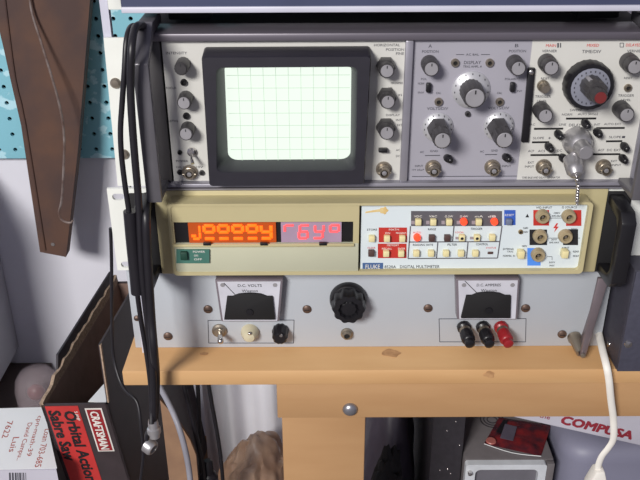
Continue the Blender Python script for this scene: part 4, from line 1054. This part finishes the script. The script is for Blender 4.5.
    for px, py in ((447, 430.5), (459.5, 445), (440, 470), (447.5, 469), (450.5, 473.5), (456, 421.5)):
        MB().ball(U(px, py, yc - .0005), .0016, 10).build('rivet', M['chrome'], t)
    # dark bag and black lump behind the post
    yd = .26
    c = U(398, 470, yd); w = (U(431, 450, yd).x - U(366, 450, yd).x) / 2
    cx = (U(431, 450, yd).x + U(360, 450, yd).x) / 2
    zt2 = U(400, 421, yd).z; zs = .16
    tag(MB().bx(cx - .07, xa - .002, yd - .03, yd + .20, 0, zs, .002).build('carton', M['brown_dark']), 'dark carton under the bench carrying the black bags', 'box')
    b = crumple(Vector((cx - .002, yd + .09, (zt2 + zs) / 2)), Vector((w * .93, .060, (zt2 - zs) / 2)), 9, .10, 4, 1.3, zs + .0005)
    tag(MB().add(b).build('dark_bag', M['bag_dark']), 'smooth dark grey bag in the shadow right of the wooden post', 'bag')
    c2 = U(389, 462, yd - .015)
    b = crumple(Vector((c2.x, yd - .002, (c2.z + zs) / 2)), Vector((.030, .022, (c2.z - zs) / 2 * 1.1)), 12, .30, 4, 1.6, zs + .0005)
    tag(MB().add(b).build('black_bag', M['black_matte']), 'crumpled black lump in front of the dark grey bag', 'bag')
    # lavender storage bin and white printed carton resting on it
    yb2 = .235; bx0 = U(562, 455, yb2).x; zbn = U(600, 438, yb2).z
    t = thing('storage_bin', 'smooth lavender-grey storage bin at bottom right below the white carton', 'bin', (bx0 + .15, yb2 + .1, 0))
    lo = rrect(bx0 + .02, bx0 + .29, 0, .24, 0, .03); hi = rrect(bx0, bx0 + .31, 0, .26, 0, .04)
    A = [Vector((p.x, yb2 + p.z, .0005)) for p in lo]; B = [Vector((p.x, yb2 - .01 + p.z, zbn - .03)) for p in hi]
    L = [A] + [[Vector((p.x, yb2 - .01 + p.z + .0, zbn - .04 + dz)) for p in rrect(bx0 + q, bx0 + .31 - q, q, .26 - q, 0, .04)] for q, dz in ((0, 0), (.001, .010), (.005, .019), (.012, .025), (.022, .028))]
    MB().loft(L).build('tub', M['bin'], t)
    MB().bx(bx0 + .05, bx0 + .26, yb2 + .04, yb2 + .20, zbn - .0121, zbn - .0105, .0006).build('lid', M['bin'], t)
    yw = .15
    p0, p1 = U(500, 414, yw), U(660, 450, yw)
    # edge line of the carton along the photo's slope, resting on the bin
    d = (p1 - p0).normalized(); up = Vector((-d.z, 0, d.x))
    t = thing('printed_carton', 'white shop carton with dark red capital lettering, tilted under the apron rail', 'box', (p0 + p1) / 2)
    MB().prism([p0, p1, p1 + up * .07, p0 + up * .07], (0, .16, 0), .001).build('carton_body', M['white_box'], t, smooth=False)
    ang = math.atan2(d.z, d.x)
    rot = Matrix((d, up, Vector((0, -1, 0)))).transposed()
    cl = (U(561.5, 419, yw) + U(633, 436, yw)) / 2
    MB().text3('COMPUSA', cl, (U(633, 436, yw) - U(561.5, 419, yw)).length, .0135, rot, .0004, .07).build('lettering', M['logo_red'], t, smooth=False)
    MB().text3('the', U(545, 416.5, yw), .014, .006, rot, .0004).build('small_lettering', M['logo_red'], t, smooth=False)
under()

# ------------------------------------------------------------------ light, world, camera
def area(name, loc, target, sx, sy, power, color):
    l = bpy.data.lights.new(name, 'AREA'); l.shape = 'RECTANGLE'; l.size = sx; l.size_y = sy; l.energy = power; l.color = color
    o = bpy.data.objects.new(name, l); COL.objects.link(o); o.location = loc
    o.rotation_euler = (Vector(target) - Vector(loc)).to_track_quat('-Z', 'Y').to_euler(); return o
area('ceiling_lamp', (-1.5, -3.1, 2.75), (0, 0, .95), 1.0, .7, 174, (1, .97, .93))
w = bpy.data.worlds.new('World'); SC.world = w; w.use_nodes = True
bg = w.node_tree.nodes['Background']; bg.inputs['Color'].default_value = (.64, .63, .78, 1); bg.inputs['Strength'].default_value = .36

cd = bpy.data.cameras.new('camera'); cam = bpy.data.objects.new('camera', cd); COL.objects.link(cam)
cd.sensor_width = 36; cd.lens = FPX / 640 * 36; cd.clip_start = .01
cam.location = CAM; cam.rotation_euler = ROT.to_euler(); SC.camera = cam
vs = SC.view_settings; vs.view_transform = 'Standard'; vs.look = 'None'; vs.exposure = 0; vs.gamma = 1; vs.use_curve_mapping = False
